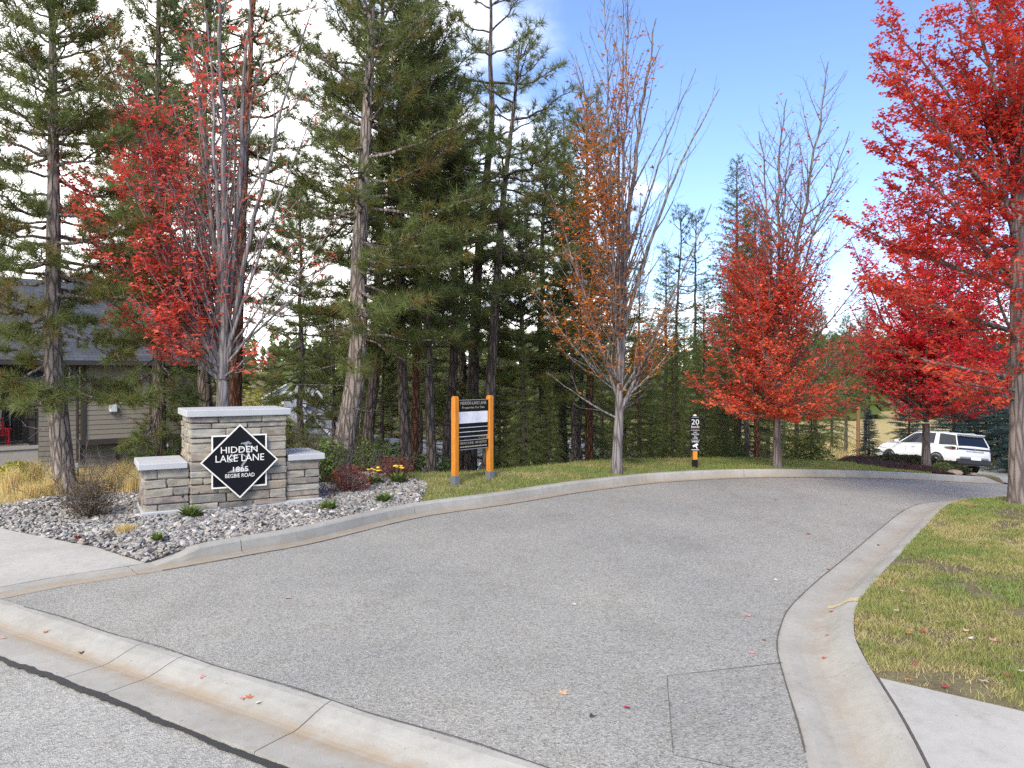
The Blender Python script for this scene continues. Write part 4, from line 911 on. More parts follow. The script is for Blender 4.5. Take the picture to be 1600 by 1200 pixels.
lone_pine('tall pine with straight red brown trunk just behind the coral maple', 15.5, [(366, 745), (367, 600), (370, 450), (378, 250), (386, 60), (389, -140)], .13, 330, 1.9, 'bark_red', 103, k=28, w=.012, nsz=.20, dens=1.2, whorl=.55, dead=46, sparse=lambda a, h: .42 + .25 * (h > 6), brown=.15)
lone_pine('big pine with thick leaning grey trunk right of the stone sign', 12.9, [(524, 757), (540, 672), (556, 600), (560, 520), (555, 430), (562, 330), (568, 200), (575, 60), (580, -150)], .185, 520, 2.25, 'bark_grey', 104, k=32, w=.011, nsz=.19, dens=1.5, whorl=.40, dead=14, sparse=lambda a, h: 1.0 if math.cos(a) > -.2 else .52, brown=.16, cap=3000)
lone_pine('grey trunked pine close behind the big leaning pine', 15.2, [(568, 752), (576, 650), (588, 560), (591, 350), (594, 60), (595, -160)], .115, 500, 2.0, 'bark_dark', 105, k=28, w=.012, nsz=.19, dens=1.4, whorl=.42, dead=10, cap=2600)
lone_pine('slightly bowed dark pine, left of a red trunked pine behind the gravel', 14.6, [(638, 752), (632, 660), (625, 560), (622, 300), (626, -20), (628, -160)], .11, 520, 2.1, 'bark_dark', 106, k=28, w=.012, nsz=.19, dens=1.4, whorl=.40, dead=12, cap=2800)
lone_pine('slim pine with bright red brown trunk behind the right end of the gravel', 15.4, [(646, 752), (648, 640), (650, 500), (652, 250), (655, 20)], .085, 430, 1.5, 'bark_red', 107, k=28, w=.012, nsz=.19, dens=1.4, dead=12, cap=1700)
lone_pine('dark slim pine standing just left of the orange posted board', 14.3, [(677, 752), (672, 680), (668, 580), (664, 300), (668, 90)], .092, 470, 1.8, 'bark_dark', 108, needle='needle_deep', k=28, w=.012, nsz=.19, dens=1.4, dead=26, cap=2100)
lone_pine('pine whose trunk rises directly behind the left orange post', 16.0, [(694, 750), (702, 650), (710, 560), (709, 300), (712, 130)], .118, 500, 1.9, 'bark_dark', 109, k=28, w=.012, nsz=.19, dens=1.4, dead=18, cap=2300)
lone_pine('tall crooked pine with open top against the blue sky', 17.2, [(733, 752), (740, 560), (745, 430), (757, 300), (771, 170), (764, 95), (768, 20), (764, -60)], .15, 330, 2.0, 'bark_dark', 110, k=28, w=.013, nsz=.22, dens=1.2, whorl=.62, dead=22, sparse=lambda a, h: .50, brown=.06)
lone_pine('tall dark pine whose trunk rises behind the right orange post', 15.6, [(760, 750), (766, 620), (770, 520), (784, 330), (792, 250), (806, 140), (812, 60)], .12, 420, 2.0, 'bark_dark', 111, k=28, w=.012, nsz=.19, dens=1.4, whorl=.5, dead=26, sparse=lambda a, h: .7, cap=2000)
# kinds that stand several times over
PROTO = {
    'pine_a': (12.0, pine_parts(201, 12.0, .14, 4.2, 1.9, M['bark_dark'], M['needle'], k=24, w=.016, nsz=.21, dens=1.35, whorl=.42, cap=3200, dead=16)),
    'pine_b': (12.0, pine_parts(202, 12.0, .13, 5.2, 1.7, M['bark_red'], M['needle'], k=24, w=.016, nsz=.21, dens=1.35, whorl=.46, cap=3000, dead=16, brown=.14)),
    'pine_low': (9.0, pine_parts(203, 9.0, .12, 1.6, 1.75, M['bark_dark'], M['needle'], k=24, w=.016, nsz=.21, dens=1.35, whorl=.40, cap=3400, dead=8)),
    'pole': (10.0, pine_parts(204, 10.0, .075, 6.2, .85, M['bark_dark'], M['needle_deep'], k=20, w=.010, whorl=.5, dead=26, dens=.8, cap=600)),
    'fir_a': (10.0, fir_parts(211, 10.0, .13, 1.2, 2.0, M['bark_dark'], M['fir'], cap=13000, k=9, w=.028, nl=.09)),
    'fir_b': (9.0, fir_parts(212, 9.0, .11, .7, 1.7, M['bark_dark'], M['fir'], whorl=.28, droop=.5, cap=13000, k=9, w=.028, nl=.09)),
    'fir_small': (1.0, fir_parts(213, 1.0, .02, .06, .48, M['bark_dark'], M['fir'], whorl=.10, droop=.2, nl=.035, w=.007, cap=1500, up=.15)),
    'spruce': (9.0, fir_parts(214, 9.0, .14, .25, 2.3, M['bark_dark'], M['spruce'], whorl=.27, droop=.25, cap=16000, nl=.15, w=.04, k=7, brown=0, fluff=.9)),
}
NAME = {'pine_a': 'pine_tree', 'pine_b': 'pine_tree', 'pine_low': 'pine_tree', 'pole': 'pine_tree', 'fir_a': 'fir_tree', 'fir_b': 'fir_tree', 'fir_small': 'fir_sapling', 'spruce': 'spruce_tree'}
tr = random.Random(5)
def stand(kind, px, d, py_top, label, group=None, wide=1.0):
    b = on(px, d); zt = CAM_H + (HOR - py_top) / F_PX * d; Hp, parts = PROTO[kind]; s = (zt - b[2]) / Hp
    return tree_obj(NAME[kind], label, parts, b, tr.random() * 6.28, (s * wide, s * wide, s), group)
for a in [
    ('pine_low', 815, 17.5, 330, 'bushy pine behind the verge, just right of the orange posted board'),
    ('pine_low', 720, 19.5, 250, 'broad pine filling the gap behind the orange posted board'),
    ('pine_a', 848, 19.0, 200, 'dark pine behind the verge midway between board and orange maple'),
    ('fir_a', 880, 22.0, 175, 'tall fir whose narrow top shows left of the orange maple'),
    ('pine_a', 896, 18.5, 330, 'thick dark trunk leaning by the small grey roofed porch'),
    ('pole', 906, 19.5, 300, 'slim reddish stem close beside the thick trunk near the porch'),
    ('pine_b', 922, 20.5, 150, 'pine left of and behind the orange maple stems'),
    ('fir_b', 1000, 18.0, 420, 'low dense fir right behind the orange maple'),
    ('fir_a', 1040, 21.5, 395, 'dark fir between the orange maple and the speed sign'),
    ('pole', 1058, 22.0, 335, 'left one of two slim tufted pines against the sky'),
    ('pole', 1086, 22.5, 340, 'right one of two slim tufted pines against the sky'),
    ('fir_b', 1100, 19.0, 440, 'bushy fir directly behind the speed sign'),
    ('fir_a', 1152, 21.0, 255, 'pointed fir rising left of the scarlet maple'),
    ('pine_b', 1184, 19.5, 330, 'red barked trunk left of the scarlet maple trunk'),
    ('pine_a', 1166, 19.2, 380, 'dark barked trunk left of the red barked one by the scarlet maple'),
    ('fir_b', 1135, 24.0, 470, 'yellowish fir bough mass between speed sign and scarlet maple'),
    ('fir_a', 1245, 25.0, 430, 'fir just right of the scarlet maple trunk'),
    ('pine_low', 1275, 29.0, 480, 'slender dark pine at the top of the golden slope'),
    ('fir_b', 1300, 33.0, 520, 'small fir on the golden slope behind the scarlet maple'),
    ('pine_a', 1322, 46.0, 500, 'distant pine on the golden slope left of the wooden post'),
    ('pine_a', 1352, 52.0, 490, 'distant pine on the golden slope right of the wooden post'),
    ('pine_a', 655, 24.0, 260, 'pine deep in the stand behind the slim trunks'),
    ('pine_low', 520, 24.0, 470, 'bushy pine left of the big leaning trunk'),
    ('pine_a', 470, 30.0, 300, 'thin crowned pine seen against white sky right of the coral maple'),
    ('fir_b', 425, 40.0, 545, 'dull green fir below the coral maple beside the triple gabled house'),
    ('pine_low', 318, 30.0, 480, 'pine beside the right corner of the tan house'),
    ('pine_a', 205, 38.0, 100, 'tall pine rising beyond the roof of the tan house'),
    ('pine_a', 320, 21.0, -120, 'tall pine behind the coral maple stems'),
]: stand(*a)
for a in (('fir_b', 818, 15.6, 545, 'young fir with low light green boughs just right of the orange posts'), ('fir_b', 858, 16.2, 590, 'small young fir at the verge crest left of the porch roof'), ('fir_b', 1050, 16.6, 540, 'young fir standing left of the speed sign at the verge crest'),
          ('fir_b', 1128, 17.2, 560, 'young fir standing right of the speed sign at the verge crest'), ('fir_a', 1268, 19.5, 585, 'young fir at the verge crest right of the scarlet maple'), ('pine_low', 596, 16.6, 500, 'young bushy pine between the two grey trunks behind the red bush')): stand(*a)
stand('fir_small', 988, 14.6, 690, 'knee high bright green fir sapling right of the pale trunk')
WOOD = [('pine_low', 500, 50, 575, 'between the stone sign and the big leaning pine, far down the slope'), ('fir_a', 560, 34, 560, 'glimpsed just left of the big leaning pine trunk'), ('fir_b', 610, 38, 520, 'between the leaning pine and the bowed dark pine'), ('fir_a', 650, 52, 560, 'farthest back behind the slim red trunk'),
        ('pine_low', 690, 36, 530, 'behind the left orange post'), ('fir_b', 745, 42, 540, 'seen between the two orange posts'), ('fir_a', 780, 26, 480, 'close behind the right orange post'), ('pine_low', 790, 34, 510, 'two trunks right of the orange posts'), ('fir_b', 835, 30, 520, 'left of the thick trunk by the porch'), ('fir_a', 870, 46, 560, 'far behind the small porch roof'),
        ('fir_b', 930, 50, 550, 'far back left of the orange maple'), ('fir_a', 940, 30, 470, 'just left of the orange maple trunk'), ('pine_low', 975, 27, 500, 'directly behind the orange maple trunk'), ('fir_b', 1015, 32, 500, 'right of the orange maple fork'), ('fir_a', 1020, 46, 520, 'far back right of the orange maple'), ('fir_b', 1070, 29, 500, 'left of the speed sign'),
        ('fir_a', 1120, 34, 500, 'right of the speed sign'), ('fir_b', 1180, 44, 530, 'far behind the red barked trunk by the scarlet maple'), ('fir_a', 1200, 31, 480, 'behind the scarlet maple trunk'), ('pine_low', 1225, 40, 520, 'far back right of the scarlet maple trunk')]
for k_, px, d, py, where in WOOD:
    stand(k_, px, d, py, {'fir_a': 'dark fir ', 'fir_b': 'drooping fir ', 'pine_low': 'bushy pine '}[k_] + where, 'trees of the wood on the slope below the verge', 1.0)
# spruces behind and beside the parked car
for px, d, py, lab, wd in ((1358, 27.0, 640, 'low blue green spruce at the left end of the mulch bed', 1.3), (1420, 42, 590, 'dark spruce behind the front of the white car', 1.3), (1490, 44, 560, 'dark spruce behind the roof of the white car', 1.3), (1560, 43, 540, 'dark spruce behind the tailgate of the white car', 1.3), (1610, 38, 500, 'dark spruce beyond the driveway at the right edge', 1.3), (1650, 34, 520, 'dark spruce right of the driveway, cut by the picture edge', 1.3), (1525, 50, 480, 'tall dark spruce farthest behind the white car', 1.2)):
    stand('spruce', px, d, py, lab, None, wd)
# the wooded rise far across the valley, one mass
r = np.random.default_rng(77); n = 1500
X = r.uniform(-230, 190, n); Y = r.uniform(95, 250, n); Hh = r.uniform(7, 13, n); kk = 46
ok = ~((np.abs(X + 42) < 9) & (Y < 140)); X, Y, Hh = X[ok], Y[ok], Hh[ok]; n = len(X)
zb = TOP(X, Y); tq = r.random((n, kk)) ** .7; ang = r.random((n, kk)) * 6.283; Lr = (.9 + 1.9 * (1 - tq)) * (Hh / 10)[:, None] * (.5 + .5 * r.random((n, kk)))
c = np.stack([np.broadcast_to(X[:, None], (n, kk)), np.broadcast_to(Y[:, None], (n, kk)), zb[:, None] + Hh[:, None] * (1 - (1 - tq) * 1.0) * 1.0], -1)
hd = np.stack([np.cos(ang), np.sin(ang), -.45 * np.ones_like(ang)], -1); sd = np.stack([-np.sin(ang), np.cos(ang), 0 * ang], -1)
wv = (.45 + .5 * (1 - tq))[..., None]
V = np.stack([c + [0, 0, .5], c + hd * Lr[..., None] + sd * wv, c + hd * Lr[..., None] * 1.15 - sd * wv], 2)
tn = np.repeat(np.clip(.5 + r.normal(size=n) * .22, .13, 1), kk * 3)
o = link('far_wood', mesh_data('far_wood', V.reshape(-1, 3), [np.arange(n * kk * 3).reshape(-1, 3)], M['fir'], attrs={'tint': tn})); tag(o, 'conifer wood on the rise far across the valley', 'wood', kind='stuff')
# ------------------------------------------------------------------ lettering
M['cream'] = plain('cream_paint', (0.78, 0.75, 0.66), .5, var=.05)
M['black_panel'] = plain('black_panel', (0.009, 0.009, 0.012), .5, var=.25, bump=.05, spec=.12)
M['silver'] = plain('silver_paint', (0.26, 0.265, 0.28), .5, var=.1)
M['white_paint'] = plain('white_paint', (0.66, 0.66, 0.65), .45, var=.05)
M['buff_text'] = plain('buff_lettering', (0.36, 0.33, 0.25), .6, var=.05)
def text(name, s, width, height, loc, mat, parent, ext=.003, rot=(math.radians(90), 0, 0), fat=0.0):
    cu = bpy.data.curves.new('lettering', 'FONT'); cu.body = s; cu.extrude = ext; cu.offset = fat; cu.align_x = 'CENTER'; cu.resolution_u = 3
    t = bpy.data.objects.new('lettering', cu); COL.objects.link(t); dg = bpy.context.evaluated_depsgraph_get()
    me = bpy.data.meshes.new_from_object(t.evaluated_get(dg)); bpy.data.objects.remove(t); bpy.data.curves.remove(cu)
    n = len(me.vertices); co = np.empty(n * 3, np.float32); me.vertices.foreach_get('co', co); co = co.reshape(-1, 3)
    lo, hi = co.min(0), co.max(0); co[:, 0] = (co[:, 0] - (lo[0] + hi[0]) / 2) * width / (hi[0] - lo[0]); co[:, 1] = (co[:, 1] - (lo[1] + hi[1]) / 2) * height / (hi[1] - lo[1])
    me.vertices.foreach_set('co', co.ravel()); me.materials.clear(); me.materials.append(mat); me.name = name; me.update()
    o = link(name, me, parent, loc); o.rotation_euler = rot; return o

# ------------------------------------------------------------------ stone entrance sign
t = NT('ledge_stone'); v = t.coord(); rn = t.objrand()
c = t.ramp(rn, [(0, (0.296, 0.244, 0.180)), (.14, (0.357, 0.320, 0.250)), (.3, (0.224, 0.211, 0.185)), (.44, (0.377, 0.335, 0.264)), (.56, (0.107, 0.101, 0.098)), (.68, (0.342, 0.279, 0.208)), (.8, (0.240, 0.193, 0.171)), (.92, (0.377, 0.356, 0.300)), (1, (0.133, 0.121, 0.115))])
offv = t.n('ShaderNodeVectorMath', operation='ADD'); t.l(v, offv.inputs[0]); cmb = t.n('ShaderNodeCombineXYZ')
for i_ in range(3): t.l(t.math('MULTIPLY', rn, 37.0 + i_ * 11), cmb.inputs[i_])
t.l(cmb.outputs[0], offv.inputs[1]); mp = t.n('ShaderNodeMapping'); mp.inputs['Scale'].default_value = (5, 5, 16); t.l(offv.outputs[0], mp.inputs[0])
n1 = t.noise(mp.outputs[0], 1.0, 6, .65, .8); n2 = t.noise(offv.outputs[0], 7.0, 4); n3 = t.noise(offv.outputs[0], 55, 4, .7)
c = t.mix(t.ramp(n1, [(.46, 0), (.70, .8)]), c, (0.125, 0.115, 0.108)); c = t.mix(t.ramp(n2, [(.5, 0), (.72, .6)]), c, (0.42, 0.375, 0.29))
t.bsdf(c, .9, t.bump(t.math('ADD', t.math('MULTIPLY', n1, .8), t.math('MULTIPLY', n3, .5)), .8, .012), spec=.25); M['stone'] = t.m
M['mortar'] = plain('dark_mortar', (0.13, 0.115, 0.10), .95, var=.3, scale=30)
t = NT('cap_concrete'); v = t.coord(); n1 = t.noise(v, 3.0, 6, .6); n2 = t.noise(v, 60, 4, .7)
t.bsdf(t.mix(n1, (0.34, 0.345, 0.345), (0.50, 0.505, 0.50)), .75, t.bump(n2, .2, .003), spec=.35); M['cap'] = t.m
E1 = np.array([math.cos(math.radians(30)), math.sin(math.radians(30))]); E2 = np.array([-E1[1], E1[0]])
c0_ = np.array([-4.575, 9.15]) + E1 * 1.1 + E2 * .45; gz = topz(*c0_)
sign = empty('entrance_sign', (c0_[0], c0_[1], gz), math.radians(30)); tag(sign, 'low stone entrance sign with concrete caps and black diamond plaque in the gravel bed', 'sign')
sr = random.Random(3)
def stone_box(cx, cy, cz, dx, dy, dz):
    mb = MB().box((0, 0, 0), (dx, dy, dz), min(.013, dz * .16)); vv = mb.v[0]; rr = np.random.default_rng(sr.randrange(10 ** 6))
    vv += rr.normal(size=vv.shape) * [.005, .006, .0045]
    mb.v[0] = vv; return mb.build('stone', M['stone'], sign, loc=(cx, cy, cz))
def courses(h):
    out = []; z = 0
    while z < h - .05:
        d = sr.choice((.07, .085, .095, .11, .12)); d = min(d, h - z)
        if h - z - d < .055: d = h - z
        out.append((z, d)); z += d
    return out
def pier(x0, x1, y0, y1, z1, left=True, right=True):
    th = .05; MB().box(((x0 + x1) / 2, (y0 + y1) / 2, z1 / 2 - .04), (x1 - x0 - 2 * th + .02, y1 - y0 - 2 * th + .02, z1 + .06)).build('core', M['mortar'], sign)
    for z, d in courses(z1 - .03):
        zz = .03 + z + d / 2; g = .007
        x = x0
        while x < x1 - .01:                       # front
            l = sr.choice((.16, .26, .34, .44, .55)); 
            if x1 - x - l < .12: l = x1 - x
            pr = sr.uniform(0, .022); stone_box(x + l / 2, y0 + th / 2 - pr / 2, zz, l - g, th + pr, d - g); x += l
        for flag, xs in ((left, x0), (right, x1)):
            if not flag: continue
            y = y0 + th + .004
            while y < y1 - .01:
                l = sr.choice((.2, .27, .36, .43))
                if y1 - y - l < .12: l = y1 - y
                pr = sr.uniform(0, .02); sg = -1 if xs == x0 else 1
                stone_box(xs - sg * th / 2 + sg * pr / 2, y + l / 2, zz, th + pr, l - g, d - g); y += l
pz = lambda z: z - gz
pier(-.572, .637, -.45, .45, pz(1.35)); pier(-1.10, -.576, -.40, .40, pz(.70), right=False); pier(.641, 1.10, -.40, .40, pz(.715), left=False)
for nm, x0, x1, y0, y1, za, zb in (('cap', -.572 - .05, .637 + .05, -.51, .51, 1.352, 1.44), ('cap', -1.165, -.60, -.46, .46, .703, .783), ('cap', .665, 1.165, -.46, .46, .718, .80)):
    MB().box(((x0 + x1) / 2, (y0 + y1) / 2, pz((za + zb) / 2)), (x1 - x0, y1 - y0, zb - za), .008).build(nm, M['cap'], sign)
MB().box((0, 0, .0), (2.26, .92, .12), .01).build('plinth', M['cap'], sign)
def frame_square(mb, s, w, y0, y1, a=0.0):
    q = s / 2; pts = []
    for r_ in (q, q - w):
        pts.append([(-r_, -r_), (r_, -r_), (r_, r_), (-r_, r_)])
    vs = []
    ca, sa_ = math.cos(a), math.sin(a)
    for ring in pts:
        for y in (y0, y1):
            for (x, z) in ring: vs.append((x * ca - z * sa_, y, x * sa_ + z * ca))
    f = []
    for i in range(4):
        j = (i + 1) % 4
        f += [(i, j, 8 + j, 8 + i), (4 + i, 12 + i, 12 + j, 4 + j), (i, 4 + i, 4 + j, j), (8 + i, 8 + j, 12 + j, 12 + i)]
    return mb.add(vs, f)
pcx, pcz = 1.12 - 1.1, pz(.765)
sq = MB().box((0, 0, 0), (.67, .030, .67)).build('backing_plaque', M['black_panel'], sign, loc=(pcx, -.490, pcz))
frame_square(MB(), .69, .018, -.026, -.012).build('border', M['cream'], sq)
Mr = Matrix.Rotation(math.radians(45), 4, 'Y')
dp = MB().box((0, 0, 0), (.665, .030, .665), M=Mr).build('diamond_plaque', M['black_panel'], sign, loc=(pcx, -.526, pcz))
frame_square(MB(), .685, .016, -.022, -.010, math.radians(45)).build('border', M['cream'], dp)
emb = MB(); er = random.Random(9)
def disc(mb, x, z, rx, rz_, y=-.0185, n=8):
    k = [er.uniform(.7, 1.15) for _ in range(n)]
    vs = [(x + rx * k[i] * math.cos(i * 6.283 / n), y - er.random() * .0002, z + rz_ * k[i] * math.sin(i * 6.283 / n)) for i in range(n)]; mb.add(vs, [tuple(range(n))])
sc_ = 9.7 / F_PX / 9.6
for (x, z, rx, rz_) in ((705, 345, 60, 26), (760, 355, 35, 18), (660, 355, 35, 16), (770, 410, 50, 22), (640, 420, 45, 20), (830, 420, 28, 18), (520, 530, 48, 26), (500, 590, 38, 30), (470, 615, 25, 16), (560, 560, 40, 22), (600, 440, 30, 16), (790, 450, 40, 18)):
    for q in range(7): disc(emb, (x - 617 + er.uniform(-.6, .6) * rx) * sc_, -(z - 615 + er.uniform(-.6, .6) * rz_) * sc_, rx * .4 * sc_, rz_ * .45 * sc_)
for pts_, w_ in ((((640, 690), (690, 620), (720, 560), (740, 500), (720, 430), (700, 370)), 15), (((715, 560), (650, 510), (560, 520), (510, 540)), 7), (((740, 500), (790, 450)), 7)):
    for (xa, za), (xb, zb) in zip(pts_[:-1], pts_[1:]):
        dx, dz = xb - xa, zb - za; ll = math.hypot(dx, dz); nx_, nz_ = -dz / ll * w_, dx / ll * w_
        emb.add([((xx - 617) * sc_, -.0184, -(zz - 615) * sc_) for xx, zz in ((xa - nx_, za - nz_), (xb - nx_, zb - nz_), (xb + nx_, zb + nz_), (xa + nx_, za + nz_))], [(0, 1, 2, 3)])
emb.add([((xx - 617) * sc_, -.0183, -(zz - 615) * sc_) for xx, zz in ((430, 780), (560, 715), (640, 700), (700, 725), (755, 770), (600, 778))], [(0, 1, 2, 3, 4, 5)])
emb.build('tree_emblem', M['silver'], dp)
for s_, w_, h_, x_, z_, ft in (('HIDDEN', .455, .082, -.008, .153, .0), ('LAKE LANE', .605, .088, .002, .043, 0), ('1865', .19, .068, .008, -.103, 0), ('BEGBIE ROAD', .365, .050, .0, -.185, .0)):
    text('lettering', s_, w_, h_, (x_, -.020, z_), M['cream'], dp, .002, fat=ft)

# ------------------------------------------------------------------ orange posted notice board
t = NT('orange_stained_wood'); v = t.coord((60, 60, 4)); g_ = t.noise(v, 1.0, 5, .6, .4); n_ = t.noise(t.coord(), 6, 4)
c = t.ramp(g_, [(.3, (0.40, 0.13, 0.012)), (.5, (0.56, 0.20, 0.02)), (.75, (0.66, 0.27, 0.035))]); c = t.mix(t.ramp(n_, [(.5, 0), (.8, .5)]), c, (0.45, 0.17, 0.03))
t.bsdf(c, .6, t.bump(g_, .4, .004), spec=.3); M['orange'] = t.m
M['steel'] = plain('galvanised_steel', (0.20, 0.21, 0.225), .5, .4)
pL, pR = np.array([-.905, 11.7]), np.array([-.37, 12.26]); mid_ = (pL + pR) / 2; ang_ = math.atan2(pR[1] - pL[1], pR[0] - pL[0]); hw = np.linalg.norm(pR - pL) / 2
zb_ = min(topz(*pL), topz(*pR)); bz = lambda z: z - zb_
board = empty('notice_board', (mid_[0], mid_[1], zb_), ang_); tag(board, 'black notice board between two orange posts on the grass verge', 'sign')
for sx in (-1, 1):
    po = MB().box((sx * hw, 0, bz(1.535) / 2 + .05), (.095, .095, bz(1.535) - .10), .010).build('post', M['orange'], board)
    MB().box((sx * hw, 0, bz(1.535) + .006), (.078, .078, .022), .010).build('post_cap', M['orange'], po)
    MB().box((sx * hw, 0, .03), (.112, .112, .24), .004).build('post_base', M['steel'], po)
pw = 2 * hw - .10
t = NT('obscured_panel'); v = t.coord(); nn_ = t.noise(v, 5.0, 2, .4)
t.bsdf(t.ramp(nn_, [(.35, (.50, .50, .56)), (.5, (.66, .66, .70)), (.65, (.74, .74, .76))]), .5); M['pale_panel'] = t.m
hp = MB().box((0, 0, bz(1.392)), (pw, .03, .180)).build('header_panel', M['black_panel'], board)
MB().box((0, -.003, bz(1.4865)), (pw, .04, .008)).build('trim', M['silver'], hp)
text('lettering', 'HIDDEN LAKE LANE', pw * .86, .050, (0, -.0170, bz(1.437)), M['buff_text'], hp, .001)
text('lettering', 'Properties For Sale', pw * .74, .046, (0, -.0170, bz(1.360)), M['buff_text'], hp, .001)
MB().box((0, -.002, bz(1.206)), (pw - .03, .028, .186)).build('pale_panel', M['pale_panel'], board)
for i in range(3):
    z = 1.080 - i * .072
    s_ = MB().box((0, 0, bz(z)), (pw - .03, .026, .060)).build('name_strip', M['black_panel'], board)
    MB().box((0, -.003, bz(z - .0355)), (pw - .03, .028, .0085)).build('trim', M['white_paint'], s_)
lp = MB().box((0, 0, bz(.765)), (pw, .03, .135)).build('lower_panel', M['black_panel'], board)
for z in (.8375, .6925): MB().box((0, -.003, bz(z)), (pw, .036, .009)).build('trim', M['silver'], lp)
text('lettering', 'PRIVATE LANE - NO OUTLET', pw * .9, .036, (0, -.0170, bz(.793)), M['buff_text'], lp, .001)
tb = MB(); er = random.Random(4); xx = -pw * .44
while xx < pw * .40:
    l_ = er.uniform(.035, .07); tb.box((xx + l_ / 2, -.0165, bz(.735)), (l_, .003, .018)); xx += l_ + .012
tb.build('worn_lettering', M['buff_text'], lp)

# ------------------------------------------------------------------ speed sign post
sp3 = (286 / F_PX * 14.15, 14.15); zs = topz(*sp3); szz = lambda py: CAM_H - (py - HOR) / F_PX * 14.15 - zs
ss3 = empty('speed_sign', (*sp3, zs), math.radians(-6)); tag(ss3, 'short orange post carrying black 20 km/h sign and two smaller plates', 'sign')
H_ = szz(651)
po = MB().box((0, .02, H_ / 2), (.088, .088, H_), .006).build('post', M['orange'], ss3)
MB().box((0, .02, szz(718) / 2 - .06), (.098, .098, szz(718) + .12), .004).build('post_base', M['black_panel'], po)
v_, f_ = tube_np(np.array([(0, .02, H_ - .01), (0, .02, H_ + .02), (0, .02, H_ + .036), (0, .02, H_ + .044)]), np.array([.036, .036, .026, .004]), 14)
MB().addnp(v_, f_).build('cap_light', M['cream'], ss3)
def plate(a, b, w):
    z0, z1 = szz(b), szz(a); o = MB().box((0, -.032, (z0 + z1) / 2), (w, .010, z1 - z0), .002).build('plate', M['black_panel'], ss3); return o, (z0 + z1) / 2, z1 - z0
o, zc_, h_ = plate(650, 671, .190)
MB().box((0, -.0385, zc_ + h_ * .42), (.135, .003, .010)).build('small_line', M['silver'], o)
text('lettering', '20', .145, .100, (0, -.0385, zc_ + .018), M['white_paint'], o, .001); text('lettering', 'km/h', .145, .055, (0, -.0385, zc_ - .075), M['white_paint'], o, .001)
o, zc_, h_ = plate(673, 686.5, .185)
for s_, w_, k_ in (('NO', .06, .33), ('PARKING', .135, .11), ('IN', .035, -.11), ('LANE', .09, -.33)): text('lettering', s_, w_, h_ * .165, (0, -.0385, zc_ + h_ * k_), M['white_paint'], o, .001)
o, zc_, h_ = plate(688.5, 704, .190)
for k_, w_ in ((.40, .13), (-.40, .14)): MB().box((0, -.0385, zc_ + h_ * k_), (w_, .003, .011)).build('small_line', M['white_paint'], o)
cm = MB(); cm.add([(x, -.0385, zc_ + z) for x, z in ((-.055, .004), (.035, .052), (.055, .016), (-.035, -.028))], [(0, 1, 2, 3)]); cm.add([(x, -.0386, zc_ + z) for x, z in ((.0, -.010), (.02, -.002), (.045, -.05), (.025, -.055))], [(0, 1, 2, 3)]); cm.build('camera_symbol', M['white_paint'], o)
for z in (szz(672), szz(687.5)): MB().box((0, -.026, z), (.165, .006, .012)).build('bracket', M['silver'], ss3)
# ------------------------------------------------------------------ houses
M['siding'] = plain('taupe_siding', (0.225, 0.195, 0.148), .7, var=.10, scale=3, bump=.1)
M['trim_dark'] = plain('dark_brown_trim', (0.045, 0.036, 0.032), .6)
M['stucco'] = plain('grey_stucco', (0.38, 0.34, 0.28), .9, scale=12)
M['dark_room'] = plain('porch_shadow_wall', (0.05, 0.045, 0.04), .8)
M['white_trim'] = plain('white_trim', (0.60, 0.60, 0.59), .5, var=.05)
M['black_metal'] = plain('black_metal', (0.015, 0.015, 0.016), .45, .3)
M['red_chair'] = plain('red_plastic', (0.55, 0.015, 0.022), .4)
t = NT('dark_glass'); t.bsdf((0.02, 0.025, 0.03), .06, spec=.6); M['glass'] = t.m
def m_roof(name, a, b):
    t = NT(name); v = t.coord((1, 1, 1)); br = t.n('ShaderNodeTexBrick'); t.l(v, br.inputs['Vector']); br.inputs['Scale'].default_value = 1.0
    br.inputs['Brick Width'].default_value = .30; br.inputs['Row Height'].default_value = .145; br.inputs['Mortar Size'].default_value = .008; br.inputs['Bias'].default_value = .1
    br.inputs['Color1'].default_value = (*a, 1); br.inputs['Color2'].default_value = (*b, 1); br.inputs['Mortar'].default_value = (*[x * .45 for x in a], 1)
    n_ = t.noise(v, 3.0, 5); c = t.mix(.25, br.outputs['Color'], t.mix(n_, a, b)); t.bsdf(c, .9, t.bump(br.outputs['Fac'], .4, .01), spec=.3); return t.m
M['shingle'] = m_roof('slate_grey_shingle', (0.045, 0.048, 0.058), (0.085, 0.092, 0.105))
M['shingle_pale'] = m_roof('pale_grey_shingle', (0.15, 0.162, 0.19), (0.215, 0.228, 0.255))
hang = math.radians(42); O_ = np.array([-15.78, 27.0]); he1 = np.array([math.cos(hang), math.sin(hang)])
house = empty('tan_house', (O_[0], O_[1], -3.4), hang); tag(house, 'taupe clapboard house with slate roof and covered porch, below the bank at left', 'house')
hz = lambda z: z + 3.4
